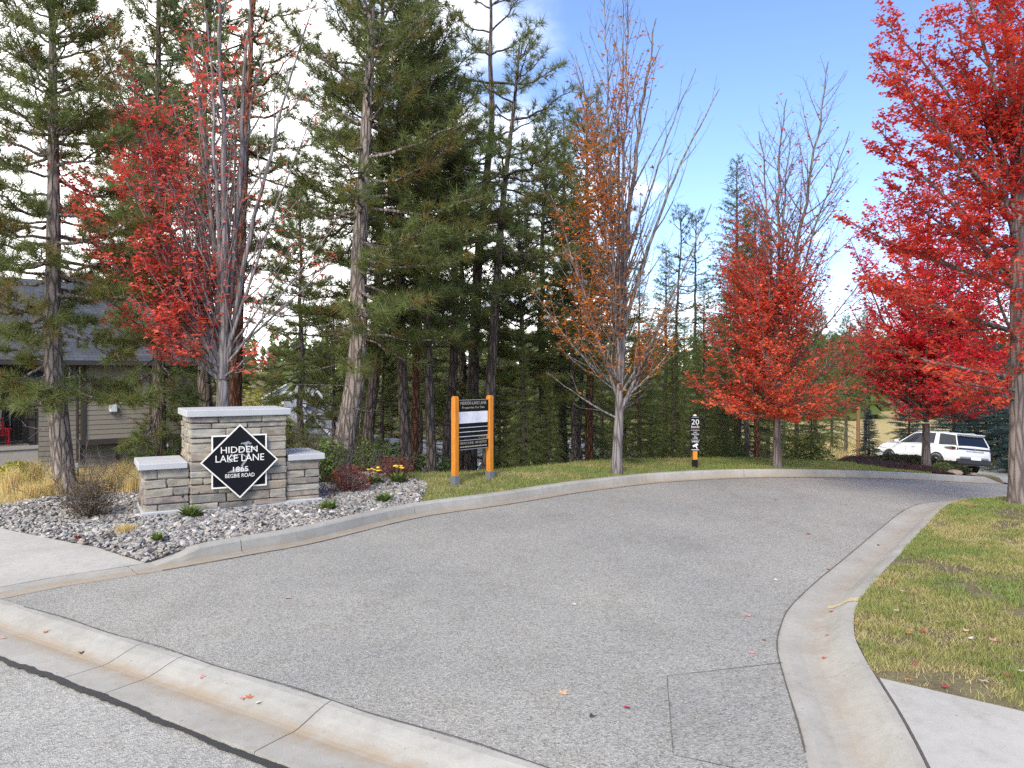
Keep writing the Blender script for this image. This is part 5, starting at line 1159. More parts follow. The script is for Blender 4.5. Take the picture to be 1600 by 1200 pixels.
def siding_wall(x0, x1, y, z0, z1, th=.2, pitch=.18):
    w = MB().box(((x0 + x1) / 2, y + th / 2 + .02, hz((z0 + z1) / 2)), (x1 - x0, th, z1 - z0)).build('wall', M['trim_dark'], house)
    z = z0; me = None
    while z < z1 - .02:
        h = min(pitch, z1 - z)
        if me is None or h < pitch - 1e-6:
            L = x1 - x0 - .01; vs = [(-L / 2, -.012, 0), (L / 2, -.012, 0), (L / 2, .006, h), (-L / 2, .006, h), (-L / 2, .019, 0), (L / 2, .019, 0), (L / 2, .019, h), (-L / 2, .019, h)]
            m_ = mesh_data('board', vs, [np.array([(0, 1, 2, 3), (0, 4, 5, 1), (3, 2, 6, 7), (0, 3, 7, 4), (1, 5, 6, 2)])], M['siding'])
            if h >= pitch - 1e-6: me = m_
        else: m_ = me
        link('board', m_, w, ((x0 + x1) / 2, y, hz(z))); z += pitch
    return w
w_up = siding_wall(0, 2.32, 0, -.50, 2.36)            # the projecting upper storey
siding_wall(.06, 4.4, .46, -3.2, -.60)                # wall under it
siding_wall(2.34, 4.5, .52, -.50, 2.36)
siding_wall(-1.30, -.02, .34, -3.2, 2.36)
def hbox(name, c, d, mat, bev=0.0, par=house): return MB().box((c[0], c[1], hz(c[2])), d, bev).build(name, mat, par)
hbox('band', (1.16, .08, -.60), (2.50, .36, .20), M['trim_dark'])
hbox('band', (3.45, .50, -.56), (2.1, .10, .14), M['trim_dark'])
for x, y, z0, z1 in ((.05, -.035, -.5, 2.36), (1.30, .42, -3.2, -.7), (2.36, -.0, -.5, 2.36), (3.6, .44, -3.2, -.6)): hbox('corner_trim', (x, y, (z0 + z1) / 2), (.12, .06, z1 - z0), M['trim_dark'])
hbox('downspout', (-.09, .26, .4), (.09, .08, 5.6), M['trim_dark'], .01)
wn_ = hbox('window', (-.58, .30, 1.98), (.52, .08, .44), M['white_trim'])
hbox('pane', (-.60, .255, 1.98), (.40, .03, .32), M['glass'], par=wn_)
hbox('vent_hood', (1.02, -.09, .62), (.26, .20, .28), M['white_trim'], .03)
hbox('wall_light', (2.95, .40, -.95), (.42, .12, .18), M['white_trim'], .06)
hbox('downspout', (2.06, -.05, -.45), (.08, .07, .9), M['trim_dark'], .01)
# porch
hbox('foundation', (-4.2, .55, -2.2), (5.8, .3, 2.9), M['stucco'])
hbox('porch_floor', (-4.2, 1.7, -.70), (5.8, 2.7, .12), M['stucco'])
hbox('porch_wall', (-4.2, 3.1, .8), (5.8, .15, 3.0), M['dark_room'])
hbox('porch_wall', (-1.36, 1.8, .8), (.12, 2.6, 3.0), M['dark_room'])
for x in (-1.95, -2.35, -2.75):
    q = hbox('window', (x, 3.0, .75), (.34, .06, 1.9), M['white_trim']); hbox('pane', (x, 2.96, .75), (.24, .03, 1.78), M['glass'], par=q)
hbox('post', (-1.46, .55, .55), (.16, .16, 2.4), M['trim_dark'])
hbox('beam', (-4.2, .52, 1.62), (5.8, .16, .26), M['trim_dark'])
rl = hbox('railing', (-4.2, .46, .30), (5.5, .05, .05), M['black_metal'])
hbox('lower_rail', (-4.2, .46, -.52), (5.5, .04, .04), M['black_metal'], par=rl)
bm_ = mesh_data('baluster', [(x, y, z) for x in (-.01, .01) for y in (-.01, .01) for z in (0, .80)], [np.array([(0, 1, 3, 2), (4, 6, 7, 5), (0, 4, 5, 1), (2, 3, 7, 6)])], M['black_metal'])
for i in range(36): link('baluster', bm_, rl, (-1.6 - i * .14, .46, hz(-.51)))
def slab_roof(name, quad, th, mat, par=house, edge=None):
    q = np.array(quad, float); n_ = np.cross(q[1] - q[0], q[3] - q[0]); n_ /= np.linalg.norm(n_)
    if n_[2] < 0: n_ = -n_
    v = np.vstack([q, q - n_ * th]); o = MB().add(v, [(0, 1, 2, 3), (7, 6, 5, 4), (0, 4, 5, 1), (1, 5, 6, 2), (2, 6, 7, 3), (3, 7, 4, 0)]).build(name, mat, par)
    return o
rf = slab_roof('roof', [(-8, -.45, hz(2.40)), (4.9, -.45, hz(2.40)), (4.9, 4.4, hz(5.75)), (-8, 4.4, hz(5.75))], .16, M['shingle'])
slab_roof('roof', [(4.9, 9.25, hz(2.40)), (-8, 9.25, hz(2.40)), (-8, 4.43, hz(5.75)), (4.9, 4.43, hz(5.75))], .16, M['shingle'])
hbox('gutter', (-1.55, -.51, 2.30), (12.9, .12, .14), M['trim_dark'], .01)
slab_roof('porch_roof', [(-7.2, -.15, hz(1.72)), (-1.0, -.15, hz(1.72)), (-1.9, 1.6, hz(2.85)), (-7.2, 1.6, hz(2.85))], .12, M['shingle'])
slab_roof('porch_roof', [(-1.0, -.15, hz(1.72)), (-1.0, 2.0, hz(1.72)), (-1.9, 1.63, hz(2.85)), (-1.9, 1.60, hz(2.85))], .10, M['shingle'])
hbox('gutter', (-4.1, -.20, 1.66), (6.2, .10, .12), M['trim_dark'], .01)
hbox('side_wall', (4.42, 4.9, .3), (.2, 8.2, 5.6), M['siding'])
# red chair on the porch
wp = O_ + he1 * (-2.45) + np.array([-he1[1], he1[0]]) * 1.25
ch = empty('garden_chair', (wp[0], wp[1], -.64), hang); tag(ch, 'bright red slatted garden chair on the porch of the tan house', 'chair')
for i in range(5): MB().box((-.26 + i * .13, .30, .72), (.11, .03, .72), .006, M=Matrix.Rotation(math.radians(-14), 4, 'X')).build('back_slat', M['red_chair'], ch)
for i in range(5): MB().box((0, -.30 + i * .11, .38 - i * .01), (.62, .095, .03), .006).build('seat_slat', M['red_chair'], ch)
for sx in (-1, 1):
    MB().box((sx * .36, -.05, .60), (.13, .75, .03), .006).build('arm', M['red_chair'], ch)
    MB().box((sx * .34, -.36, .30), (.06, .09, .60), .006).build('leg', M['red_chair'], ch); MB().box((sx * .34, .26, .30), (.06, .09, .60), .006).build('leg', M['red_chair'], ch)

# lower houses seen through the trunks
M['grey_wall'] = plain('blue_grey_siding', (0.27, 0.29, 0.31), .8, scale=4)
M['pale_wall'] = plain('off_white_siding', (0.55, 0.54, 0.50), .8, scale=4)
M['timber_wall'] = plain('stone_tan_wall', (0.33, 0.28, 0.22), .85, scale=4)
def gable(name, px, d, zbase, wid, dep, wall_h, roof_h, rz, label, roofm, wallm, windows=(), over=.4, dormers=()):
    x, y = (px - 800) / F_PX * d, d; o = empty(name, (x, y, zbase), math.radians(rz)); tag(o, label, 'house')
    hw_, hd_ = wid / 2, dep / 2                    # gable end faces local -y
    MB().add([(-hw_, -hd_, 0), (hw_, -hd_, 0), (hw_, -hd_, wall_h), (0, -hd_, wall_h + roof_h), (-hw_, -hd_, wall_h), (-hw_, hd_, 0), (hw_, hd_, 0), (hw_, hd_, wall_h), (0, hd_, wall_h + roof_h), (-hw_, hd_, wall_h)],
             [(0, 1, 2, 3, 4), (9, 8, 7, 6, 5), (0, 4, 9, 5), (1, 6, 7, 2)]).build('wall', wallm, o)
    k = roof_h / hw_
    for sx in (-1, 1):
        e = hw_ + over
        slab_roof('roof', [(sx * e, -hd_ - over, wall_h - over * k + .12), (sx * e, hd_ + over, wall_h - over * k + .12), (0, hd_ + over, wall_h + roof_h + .12), (0, -hd_ - over, wall_h + roof_h + .12)], .14, roofm, o)
        ang = math.atan(k); L = math.hypot(e, e * k)
        v = np.array([(sx * e, -hd_ - over - .03, wall_h - over * k - .10), (sx * e, -hd_ - over - .03, wall_h - over * k + .15), (0, -hd_ - over - .03, wall_h + roof_h + .15), (0, -hd_ - over - .03, wall_h + roof_h - .10)])
        v2 = v + [0, .06, 0]; MB().add(np.vstack([v, v2]), [(0, 1, 2, 3), (7, 6, 5, 4), (0, 4, 5, 1), (1, 5, 6, 2), (2, 6, 7, 3), (3, 7, 4, 0)]).build('bargeboard', M['white_trim'], o)
    for (wx, wz, ww, wh) in windows:
        q = MB().box((wx, -hd_ - .03, wz), (ww + .16, .08, wh + .16)).build('window', M['white_trim'], o); MB().box((wx, -hd_ - .075, wz), (ww, .03, wh)).build('pane', M['glass'], q)
    return o
gable('valley_house', 466, 46, -5.6, 5.0, 9, 2.4, 2.9, 24, 'grey roofed house with white edged gables, seen over the stone sign', M['shingle_pale'], M['grey_wall'], ((-.2, 3.2, .9, .9),))
h2 = gable('valley_house', 478, 50, -5.6, 3.4, 8, 4.2, 2.3, 24, 'narrow grey gable rising behind the white edged gables', M['shingle_pale'], M['grey_wall'], ((0, 4.6, .7, .7),))
gable('valley_house', 452, 45, -5.6, 2.6, 5, 3.1, 1.7, 24, 'small white edged front gable just above the stone sign cap', M['shingle_pale'], M['grey_wall'], ((0, 3.3, .6, .6),), .3)
# long pale roof below it
x_, y_ = (468 - 800) / F_PX * 40, 40
o = empty('valley_house', (x_, y_, -6.2), math.radians(28)); tag(o, 'long low house with plain pale grey roof, right of the stone sign cap', 'house')
MB().box((0, 3, 1.15), (9, 6, 2.3)).build('wall', M['timber_wall'], o)
slab_roof('roof', [(-5, -.6, 2.25), (5, -.6, 2.25), (5, 3, 4.75), (-5, 3, 4.75)], .2, M['shingle_pale'], o); slab_roof('roof', [(5, 6.6, 2.25), (-5, 6.6, 2.25), (-5, 3.03, 4.75), (5, 3.03, 4.75)], .2, M['shingle_pale'], o)
for wx in (-2, 1.5): q = MB().box((wx, -.03, 1.3), (1.3, .08, 1.1)).build('window', M['white_trim'], o); MB().box((wx, -.08, 1.3), (1.14, .03, .95)).build('pane', M['glass'], q)
gable('valley_house', 722, 27, -5.6, 3.9, 7, 2.1, 1.5, -14, 'white trimmed gable house below the verge behind the orange posts', M['shingle_pale'], M['pale_wall'], ((-1.1, 1.2, .8, 1.0), (1.1, 1.2, .8, 1.0)), .35)
gable('valley_house', 640, 34, -6.9, 6.5, 7.5, 2.3, 3.4, 62, 'broad pale blue grey roof glimpsed between the pine trunks', M['shingle_pale'], M['grey_wall'], (), .5)
gable('valley_house', 884, 31, -6.4, 4.6, 7, 2.5, 1.5, 38, 'grey porch roof with pale posts below the verge left of the orange maple', M['shingle'], M['pale_wall'], ((-.8, 1.4, 1.0, 1.1), (1.0, 1.4, 1.0, 1.1)), .4)
gable('valley_house', 930, 35, -6.4, 5.0, 7, 2.6, 2.4, 10, 'white bargeboard gable low behind the orange maple trunk', M['shingle_pale'], M['grey_wall'], ((0, 1.4, 1.6, 1.2),), .45)
hx = gable('far_house', 458, 128, topz((458 - 800) / F_PX * 128, 128) - .5, 9.0, 9, 3.4, 2.6, 8, 'distant white house with columned balcony on the wooded rise', M['shingle_pale'], M['white_trim'], ((-2.4, 1.8, 1.6, 2.2), (0, 1.8, 1.6, 2.2), (2.4, 1.8, 1.6, 2.2)), .6)
gable('valley_house', 1205, 36, -7.0, 6.0, 8, 2.6, 1.6, 6, 'pale house glimpsed low between the trunks beside the scarlet maple', M['shingle_pale'], M['white_trim'], ((-1.6, 1.5, 1.2, 1.3), (1.6, 1.5, 1.2, 1.3)), .5)
# timber post on the golden slope
bp = on(1341, 27.0); o = MB().tube([(0, 0, -.3), (0, 0, .9), (0, 0, 1.95)], [.068, .066, .064], 12).build('timber_post', plain('brown_timber', (0.24, 0.12, 0.05), .8, var=.2, scale=8), None, loc=bp); tag(o, 'plain round brown timber post at the foot of the golden slope', 'post')
# ------------------------------------------------------------------ parked car
M['car_white'] = NT('white_car_paint').bsdf((0.58, 0.585, 0.59), .22, None, 0.0, .5, **{'Coat Weight': .6, 'Coat Roughness': .05}) and bpy.data.materials['white_car_paint']
M['car_black'] = plain('black_car_plastic', (0.02, 0.02, 0.022), .55, var=.2)
M['car_grey'] = plain('grey_bumper_insert', (0.16, 0.16, 0.165), .5)
M['tyre'] = plain('tyre_rubber', (0.018, 0.018, 0.018), .85)
M['alloy'] = plain('alloy_rim', (0.42, 0.42, 0.43), .35, .7)
M['tail_red'] = plain('dark_red_lens', (0.045, 0.008, 0.009), .2, bump=0)
t = NT('tinted_glass'); t.bsdf((0.010, 0.014, 0.026), .08, spec=.25); M['car_glass'] = t.m
cy_ = 32.9; cx_ = 19.55
car = empty('parked_car'); tag(car, 'white sport utility vehicle parked on the driveway behind the mulch bed', 'car')
def loft(stations, mat, name, parent, close=True):
    """stations: list of half sections [(y, z), ...] with x; mirrored"""
    rings = []
    for x, sec in stations:
        s = [(x, y, z) for y, z in sec]; rings.append(s + [(x, -y, z) for x, y, z in s[::-1]])
    m = len(rings[0]); V = [p for r_ in rings for p in r_]; F = []
    for i in range(len(rings) - 1):
        for j in range(m):
            F.append((i * m + j, i * m + (j + 1) % m, (i + 1) * m + (j + 1) % m, (i + 1) * m + j))
    F.append(tuple(range(m))[::-1]); F.append(tuple((len(rings) - 1) * m + j for j in range(m)))
    o = MB().add(V, F).build(name, mat, parent, smooth=True)
    md = o.modifiers.new('bevel', 'BEVEL'); md.width = .025; md.segments = 2; md.limit_method = 'ANGLE'; md.angle_limit = math.radians(35)
    return o
BS = [(-2.50, .50, 1.10, .82, .76), (-2.45, .40, 1.17, .93, .87), (-2.25, .34, 1.20, .98, .91), (-1.5, .32, 1.205, 1.0, .93), (-.5, .31, 1.19, 1.0, .935), (.6, .31, 1.17, 1.0, .93), (1.15, .31, 1.17, 1.0, .90), (1.7, .33, 1.165, .99, .88), (2.1, .36, 1.13, .97, .84), (2.36, .40, 1.06, .92, .76), (2.47, .46, .96, .86, .70), (2.51, .54, .86, .80, .66)]
st_ = [(x, [(0.0, zb), (wb * .9, zb), (wb, zb + .10), (wb, .70), (wb - .015, .86), (wt + .01, zt - .07), (wt - .04, zt - .01), (wt * .5, zt + .012), (0.0, zt + .02)]) for x, zb, zt, wb, wt in BS]
body = loft(st_, M['car_white'], 'body', car)
# cabin: dark glazed volume, with white roof and pillars over it
def cab(x, w, z): return (x, w, z)
belt = [(1.12, .865, 1.15), (.4, .89, 1.17), (-.75, .90, 1.19), (-1.7, .89, 1.20), (-2.40, .81, 1.16)]
roof = [(.22, .70, 1.665), (-.10, .725, 1.705), (-.80, .74, 1.73), (-1.55, .735, 1.715), (-2.16, .70, 1.65)]
mb = MB(); V = []
for (bx, bw, bz_), (rx_, rw, rz_) in zip(belt, roof): V += [(bx, bw, bz_), (rx_, rw, rz_), (rx_, -rw, rz_), (bx, -bw, bz_)]
F = []
for i in range(4):
    for j in range(4): F.append((i * 4 + j, i * 4 + (j + 1) % 4, i * 4 + 4 + (j + 1) % 4, i * 4 + 4 + j))
F += [(3, 2, 1, 0), (16, 17, 18, 19)]
mb.add(V, F).build('cabin', M['car_black'], car)
rs = [(rx_ - (.06 if i == 4 else 0) + (.05 if i == 0 else 0), [(0.0, rz_ - .045), (rw + .012, rz_ - .04), (rw + .015, rz_ - .005), (rw - .06, rz_ + .035), (rw * .5, rz_ + .055), (0, rz_ + .06)]) for i, (rx_, rw, rz_) in enumerate(roof)]
loft(rs, M['car_white'], 'roof', car)
def side_pt(u, v, s):
    u = u * 4; i = min(3, int(u)); f = u - i
    b = np.array(belt[i]) * (1 - f) + np.array(belt[i + 1]) * f; r_ = np.array(roof[i]) * (1 - f) + np.array(roof[i + 1]) * f
    p = b * (1 - v) + r_ * v; p[1] = (p[1] + .006) * s; return p
def side_panel(name, u0, u1, v0, v1, mat, s, out=.004, n=5):
    a = [side_pt(u0 + (u1 - u0) * k / n, v0, s) for k in range(n + 1)]; b = [side_pt(u0 + (u1 - u0) * k / n, v1, s) for k in range(n + 1)]
    V = np.array(a + b); V[:, 1] += s * out; f = [(k, k + 1, n + 2 + k, n + 1 + k) for k in range(n)]
    if s > 0: f = [q[::-1] for q in f]
    V2 = V.copy(); V2[:, 1] -= s * .02; m = len(V); F = f + [tuple(x + m for x in q[::-1]) for q in f]
    ring = list(range(n + 1)) + list(range(2 * n + 1, n, -1))
    for k in range(len(ring)): a_, b_ = ring[k], ring[(k + 1) % len(ring)]; F.append((a_, b_, b_ + m, a_ + m))
    return MB().add(np.vstack([V, V2]), F).build(name, mat, car)
for s in (1, -1):
    side_panel('side_window', .10, .33, .10, .90, M['car_glass'], s); side_panel('side_window', .36, .60, .08, .90, M['car_glass'], s); side_panel('side_window', .70, .93, .14, .88, M['car_glass'], s)
    side_panel('pillar', .0, .05, .0, 1.0, M['car_white'], s, .008); side_panel('pillar', .62, .69, .0, 1.0, M['car_white'], s, .010)
    side_panel('belt_trim', .0, .66, .0, .06, M['car_white'], s, .008)
    MB().tube([(.10, s * .69, 1.72), (0, s * .69, 1.765), (-1.75, s * .685, 1.775), (-1.9, s * .68, 1.72)], .016, 8).build('roof_rail', M['alloy'], car)
    mr = MB().box((.92, s * 1.05, 1.24), (.14, .24, .17), .05).build('mirror', M['car_white'], car); MB().box((.95, s * .97, 1.17), (.08, .14, .06), .02).build('mirror_arm', M['car_black'], mr)
    for hx_ in (-.05, -1.0): MB().box((hx_, s * .985, 1.03), (.20, .03, .035), .012).build('door_handle', M['car_white'], car)
    MB().box((-.25, s * .985, .40), (2.2, .05, .14), .02).build('sill_cladding', M['car_black'], car)
    for sx_ in (.42, -.72): MB().box((sx_, s * .9905, .76), (.008, .006, .60)).build('door_seam', M['car_grey'], car)
    for wx in (1.45, -1.45):
        pts = [(wx + .47 * math.cos(a), s * .965, .37 + .47 * math.sin(a)) for a in np.linspace(-.12, math.pi + .12, 22)]
        vs = []
        for a in np.linspace(-.10, math.pi + .10, 24):
            for rr_, yy in ((.395, .90), (.395, 1.0), (.47, 1.004), (.485, .97)): vs.append((wx + rr_ * math.cos(a), s * yy, .37 + rr_ * math.sin(a)))
        f = [(i * 4 + j, i * 4 + (j + 1) % 4, i * 4 + 4 + (j + 1) % 4, i * 4 + 4 + j) for i in range(23) for j in range(4)]
        MB().add(vs, f).build('wheel_arch', M['car_black'], car, smooth=False)
        cv = [(wx + .40 * math.cos(a), s * .9945, .37 + .40 * math.sin(a)) for a in np.linspace(0, 6.283, 24, endpoint=False)]
        MB().add(cv + [(x, s * .90, z) for x, y, z in cv], [tuple(range(24)), tuple(range(47, 23, -1))] + [(i, (i + 1) % 24, 24 + (i + 1) % 24, 24 + i) for i in range(24)]).build('wheel_well', M['tyre'], car)
        wh = empty('wheel', (wx, s * .93, .375)); wh.parent = car
        prof = [(.20, -.12), (.33, -.125), (.37, -.10), (.377, 0), (.37, .10), (.33, .125), (.25, .12), (.245, .06), (.20, .05)]
        V = [(rr_ * math.cos(a), s * yy, rr_ * math.sin(a)) for a in np.linspace(0, 6.283, 28, endpoint=False) for rr_, yy in prof]; k = len(prof)
        MB().add(V, [(i * k + j, i * k + j + 1, ((i + 1) % 28) * k + j + 1, ((i + 1) % 28) * k + j) for i in range(28) for j in range(k - 1)]).build('tyre', M['tyre'], wh, smooth=True)
        rm = MB()
        for q in range(6):
            a = q * math.pi / 3; c_, s2 = math.cos(a), math.sin(a)
            for da in (-.16, .16):
                vs = [(r_ * math.cos(a + da * (1.3 - r_ * 2)) + w_ * -math.sin(a), s * yy, r_ * math.sin(a + da * (1.3 - r_ * 2)) + w_ * math.cos(a)) for r_, w_ in ((.05, -.02), (.245, -.016), (.245, .016), (.05, .02)) for yy in (.085, .06)]
                rm.add(vs, [(0, 2, 4, 6), (7, 5, 3, 1), (0, 1, 3, 2), (2, 3, 5, 4), (4, 5, 7, 6), (6, 7, 1, 0)])
        rm.tube([(0, s * .05, 0), (0, s * .10, 0)], [.065, .05], 12); rm.build('rim', M['alloy'], wh)
    # lamps wrap the corners
    MB().add([(-1.80, s * .985, 1.09), (-2.28, s * .965, 1.135), (-2.49, s * .845, 1.10), (-2.28, s * .985, 1.00), (-2.515, s * .855, .99), (-1.90, s * .992, 1.05)], [(0, 5, 3, 1) if s < 0 else (1, 3, 5, 0), (1, 3, 4, 2) if s < 0 else (2, 4, 3, 1)]).build('tail_light', M['tail_red'], car)
    MB().box((2.38, s * .72, .86), (.16, .30, .12), .03).build('headlight', M['car_glass'], car)
    MB().box((-2.485, s * .66, .56), (.06, .18, .10), .02).build('reflector', M['car_grey'], car)
# tail
rg = [(-2.43, .76, 1.19), (-2.43, -.76, 1.19), (-2.225, -.66, 1.58), (-2.225, .66, 1.58)]
MB().add([(x - .012, y, z) for x, y, z in rg] + [(x + .02, y, z) for x, y, z in rg], [(3, 2, 1, 0), (4, 5, 6, 7), (0, 1, 5, 4), (1, 2, 6, 5), (2, 3, 7, 6), (3, 0, 4, 7)]).build('rear_window', M['car_glass'], car)
for s in (1, -1): MB().tube([(-2.44, s * .83, 1.17), (-2.23, s * .715, 1.63)], [.028, .022], 8).build('rear_pillar', M['car_white'], car)
MB().box((-2.22, 0, 1.69), (.30, 1.34, .05), .015).build('spoiler', M['car_white'], car)
MB().box((-2.512, 0, 1.055), (.02, 1.66, .07), .008).build('tail_bar', M['car_black'], car)
text('lettering', 'PATHFINDER', .92, .055, (-2.512, -.05, .95), M['car_grey'], car, .004, (math.radians(90), 0, math.radians(-90)))
em_ = MB(); 
for k in range(24):
    a0, a1 = k * 6.283 / 24, (k + 1) * 6.283 / 24
    em_.add([(-2.528, r_ * math.cos(a), 1.06 + r_ * math.sin(a)) for r_, a in ((.045, a0), (.06, a0), (.06, a1), (.045, a1))], [(0, 1, 2, 3)])
em_.box((-2.528, 0, 1.06), (.006, .13, .018)); em_.build('emblem', M['alloy'], car)
MB().box((-2.44, 0, .50), (.20, 1.80, .28), .06).build('rear_bumper', M['car_black'], car); MB().box((-2.50, 0, .66), (.10, 1.50, .10), .03).build('bumper_insert', M['car_grey'], car)
MB().box((-2.556, -.05, .655), (.012, .52, .13), .004).build('number_plate', M['white_paint'], car)
ws = [(1.10, .80, 1.18), (1.10, -.80, 1.18), (.28, -.66, 1.65), (.28, .66, 1.65)]
MB().add([(x + .02, y, z) for x, y, z in ws] + [(x - .01, y, z) for x, y, z in ws], [(0, 1, 2, 3), (7, 6, 5, 4), (0, 4, 5, 1), (1, 5, 6, 2), (2, 6, 7, 3), (3, 7, 4, 0)]).build('windscreen', M['car_glass'], car)
MB().box((2.50, 0, .66), (.06, 1.1, .28), .02).build('grille', M['car_black'], car)
# seat the car on the slope
h0 = math.radians(103); fx, fy = math.cos(h0), math.sin(h0)
ex = np.array([fx, fy, (R_(cx_ + fx * 1.45, cy_ + 1.6 + fy * 1.45) - R_(cx_ - fx * 1.45, cy_ + 1.6 - fy * 1.45)) / 2.9]); ey = np.array([-fy, fx, (R_(cx_ - fy, cy_ + 1.6 + fx) - R_(cx_ + fy, cy_ + 1.6 - fx)) / 2.0])
ex /= np.linalg.norm(ex); ez = np.cross(ex, ey); ez /= np.linalg.norm(ez); ey = np.cross(ez, ex)
car.matrix_world = Matrix(((ex[0], ey[0], ez[0], cx_), (ex[1], ey[1], ez[1], cy_ + 1.6), (ex[2], ey[2], ez[2], float(R_(cx_, cy_ + 1.6)) + .010), (0, 0, 0, 1)))

# ------------------------------------------------------------------ shrubs, flowers, tufts
def ell_leaves(n, rx, ry, rz_, r, shell=.55, zb=0.0):
    d = unit(r.normal(size=(n, 3))); rad = (shell + (1 - shell) * r.random(n) ** .5)[:, None]
    lump = 1 + .22 * np.sin(d[:, 0:1] * 5 + 1) * np.cos(d[:, 1:2] * 4 + d[:, 2:3] * 3); p = d * rad * lump * [rx, ry, rz_]; p[:, 2] = p[:, 2] + rz_ * .92 + zb
    return p[p[:, 2] > .01]
def shrub(name, label, loc, rx, ry, rz_, n, leafmat, size, seed, stems=14, shell=.45, cat='shrub', twiggy=0.0, group=None):
    r = np.random.default_rng(seed); root = empty(name, loc); tag(root, label, cat, group)
    P = []; Rd = []
    for i in range(stems):
        a = r.random() * 6.283; q = r.random() ** .6; e = np.array([math.cos(a) * rx * q * .95, math.sin(a) * ry * q * .95, rz_ * (1.75 - .6 * q) * (.75 + .35 * r.random())]); b = np.array([math.cos(a) * rx * .12, math.sin(a) * ry * .12, -.04])
        P.append(curve_pts(b, (b + e) / 2 + [0, 0, .15 * rz_], e, 5)); Rd.append(np.linspace(.006, .002, 5))
        for k in range(int(3 + twiggy * 5)):
            m = P[i * 0 + len(P) - 1][2 + k % 2]; e2 = m + unit(e - b + r.normal(size=3) * .5) * (.16 + .16 * r.random()) * (rz_ / .3); P.append(curve_pts(m, (m + e2) / 2, e2, 5)); Rd.append(np.linspace(.003, .0015, 5))
    W = Wood(); W.put(*tubes_np(np.array(P), np.array(Rd), 4)); link('stems', W.mesh('stems', M['twig']), root)
    p = ell_leaves(n, rx, ry, rz_, r, shell)
    link('foliage', leaves_mesh('foliage', p, size * np.exp(r.normal(size=len(p)) * .3), r.random(len(p)), leafmat, r, 1.2), root); return root
def ong(px, py, d=None):
    q = G(px, py, .13); return (q[0], q[1], topz(q[0], q[1]) - .005)
shrub('barberry_shrub', 'dark red barberry bush at the foot of the big leaning pine', ong(548, 768), .33, .30, .22, 1500, M['shrub_red'], .026, 61, 40, .3, twiggy=1)
shrub('barberry_shrub', 'smaller red barberry bush behind the yellow flowers', (-1.95, 12.25, topz(-1.95, 12.25)), .34, .3, .19, 1100, M['shrub_red'], .026, 62, 30, .3, twiggy=1)
shrub('bare_shrub', 'dusky brown twiggy bush in the gravel left of the stone sign', ong(140, 806), .33, .30, .25, 1700, M['shrub_brown'], .022, 63, 60, .25, twiggy=1)
shrub('bare_shrub', 'reddish brown bush behind the right end of the stone sign', (-3.25, 12.4, topz(-3.25, 12.4)), .5, .4, .36, 1300, M['shrub_brown'], .03, 64, 40, .3, twiggy=1)
shrub('leafy_bush', 'bright green bush between the stone sign and the big leaning pine', (-2.95, 11.9, topz(-2.95, 11.9)), .26, .26, .36, 1500, M['leaf_green'], .045, 65, 20)
shrub('leafy_bush', 'yellow green bushy tree below the coral maple', (-13.6, 40.0, topz(-13.6, 40.0)), 1.5, 1.3, 3.5, 5200, M['leaf_lime'], .15, 66, 20, .4, cat='tree')
shrub('leafy_bush', 'small golden yellow bush left of the white edged gables', (-12.3, 41.0, topz(-12.3, 41.0)), 1.0, .9, 2.75, 2600, M['leaf_lime'], .15, 67, 20, .4)
for px, d, s_, lab in ((590, 14.6, .55, 'green undergrowth bush between the grey pine trunks'), (660, 15.2, .5, 'green undergrowth bush left of the orange posts'), (805, 16.8, .6, 'broad low green bush right of the orange posts'), (1130, 18.4, .55, 'green bush right of the speed sign'), (500, 14.3, .5, 'dark green bush left of the leaning pine foot'), (1255, 19.5, .6, 'low green bush right of the scarlet maple foot')):
    x, y = (px - 800) / F_PX * d, d; shrub('leafy_bush', lab, (x, y, topz(x, y)), s_ * 1.2, s_, s_ * .8, 2000, M['fir' if px > 780 else 'leaf_green'], .055, 300 + px, 18, .35)
# clipped and low plants of the mulch bed
for px, d, rx, ry, rz_, lab, sd in ((1410, 18.6, .55, .5, .085, 'low dark hedge mound left of the crimson maple trunk', 71), (1437, 18.2, .5, .45, .09, 'low dark hedge mound just behind the crimson maple trunk', 72), (1470, 18.0, .50, .45, .09, 'low dark hedge mound right of the crimson maple trunk', 73), (1488, 17.4, .34, .32, .075, 'small dark hedge mound at the right of the mulch bed', 74)):
    x, y = (px - 800) / F_PX * d, d; shrub('hedge_mound', lab, (x, y, topz(x, y)), rx, ry, rz_, 5200, M['hedge'], .034, sd, 10, .55, group=None)
x, y = (1472 - 800) / F_PX * 17.0, 17.0; shrub('cushion_plant', 'small grey green cushion plant at the front of the mulch bed', (x, y, topz(x, y)), .20, .18, .10, 900, M['leaf_green'], .022, 75, 8, .6, cat='plant')
bm = plain('bed_boulder', (0.30, 0.22, 0.17), .9, var=.3, scale=6, bump=.6)
for i, (px, py_, s_, lab) in enumerate(((1493, 744, .15, 'tan rounded rock in the mulch bed'), (1522, 751, .08, 'small pale rock at the right tip of the mulch bed'))):
    d = 16.8 if i == 0 else 17.2; x, y = (px - 800) / F_PX * d, d; r = np.random.default_rng(90 + i); v = ICO_V * (1 + .2 * r.normal(size=(12, 1))) * [1.3, 1, .6] * s_
    o = MB().addnp(v, ICO_F).build('rock', bm, loc=(x, y, topz(x, y) + .03)); tag(o, lab, 'rock'); md = o.modifiers.new('sub', 'SUBSURF'); md.levels = md.render_levels = 2
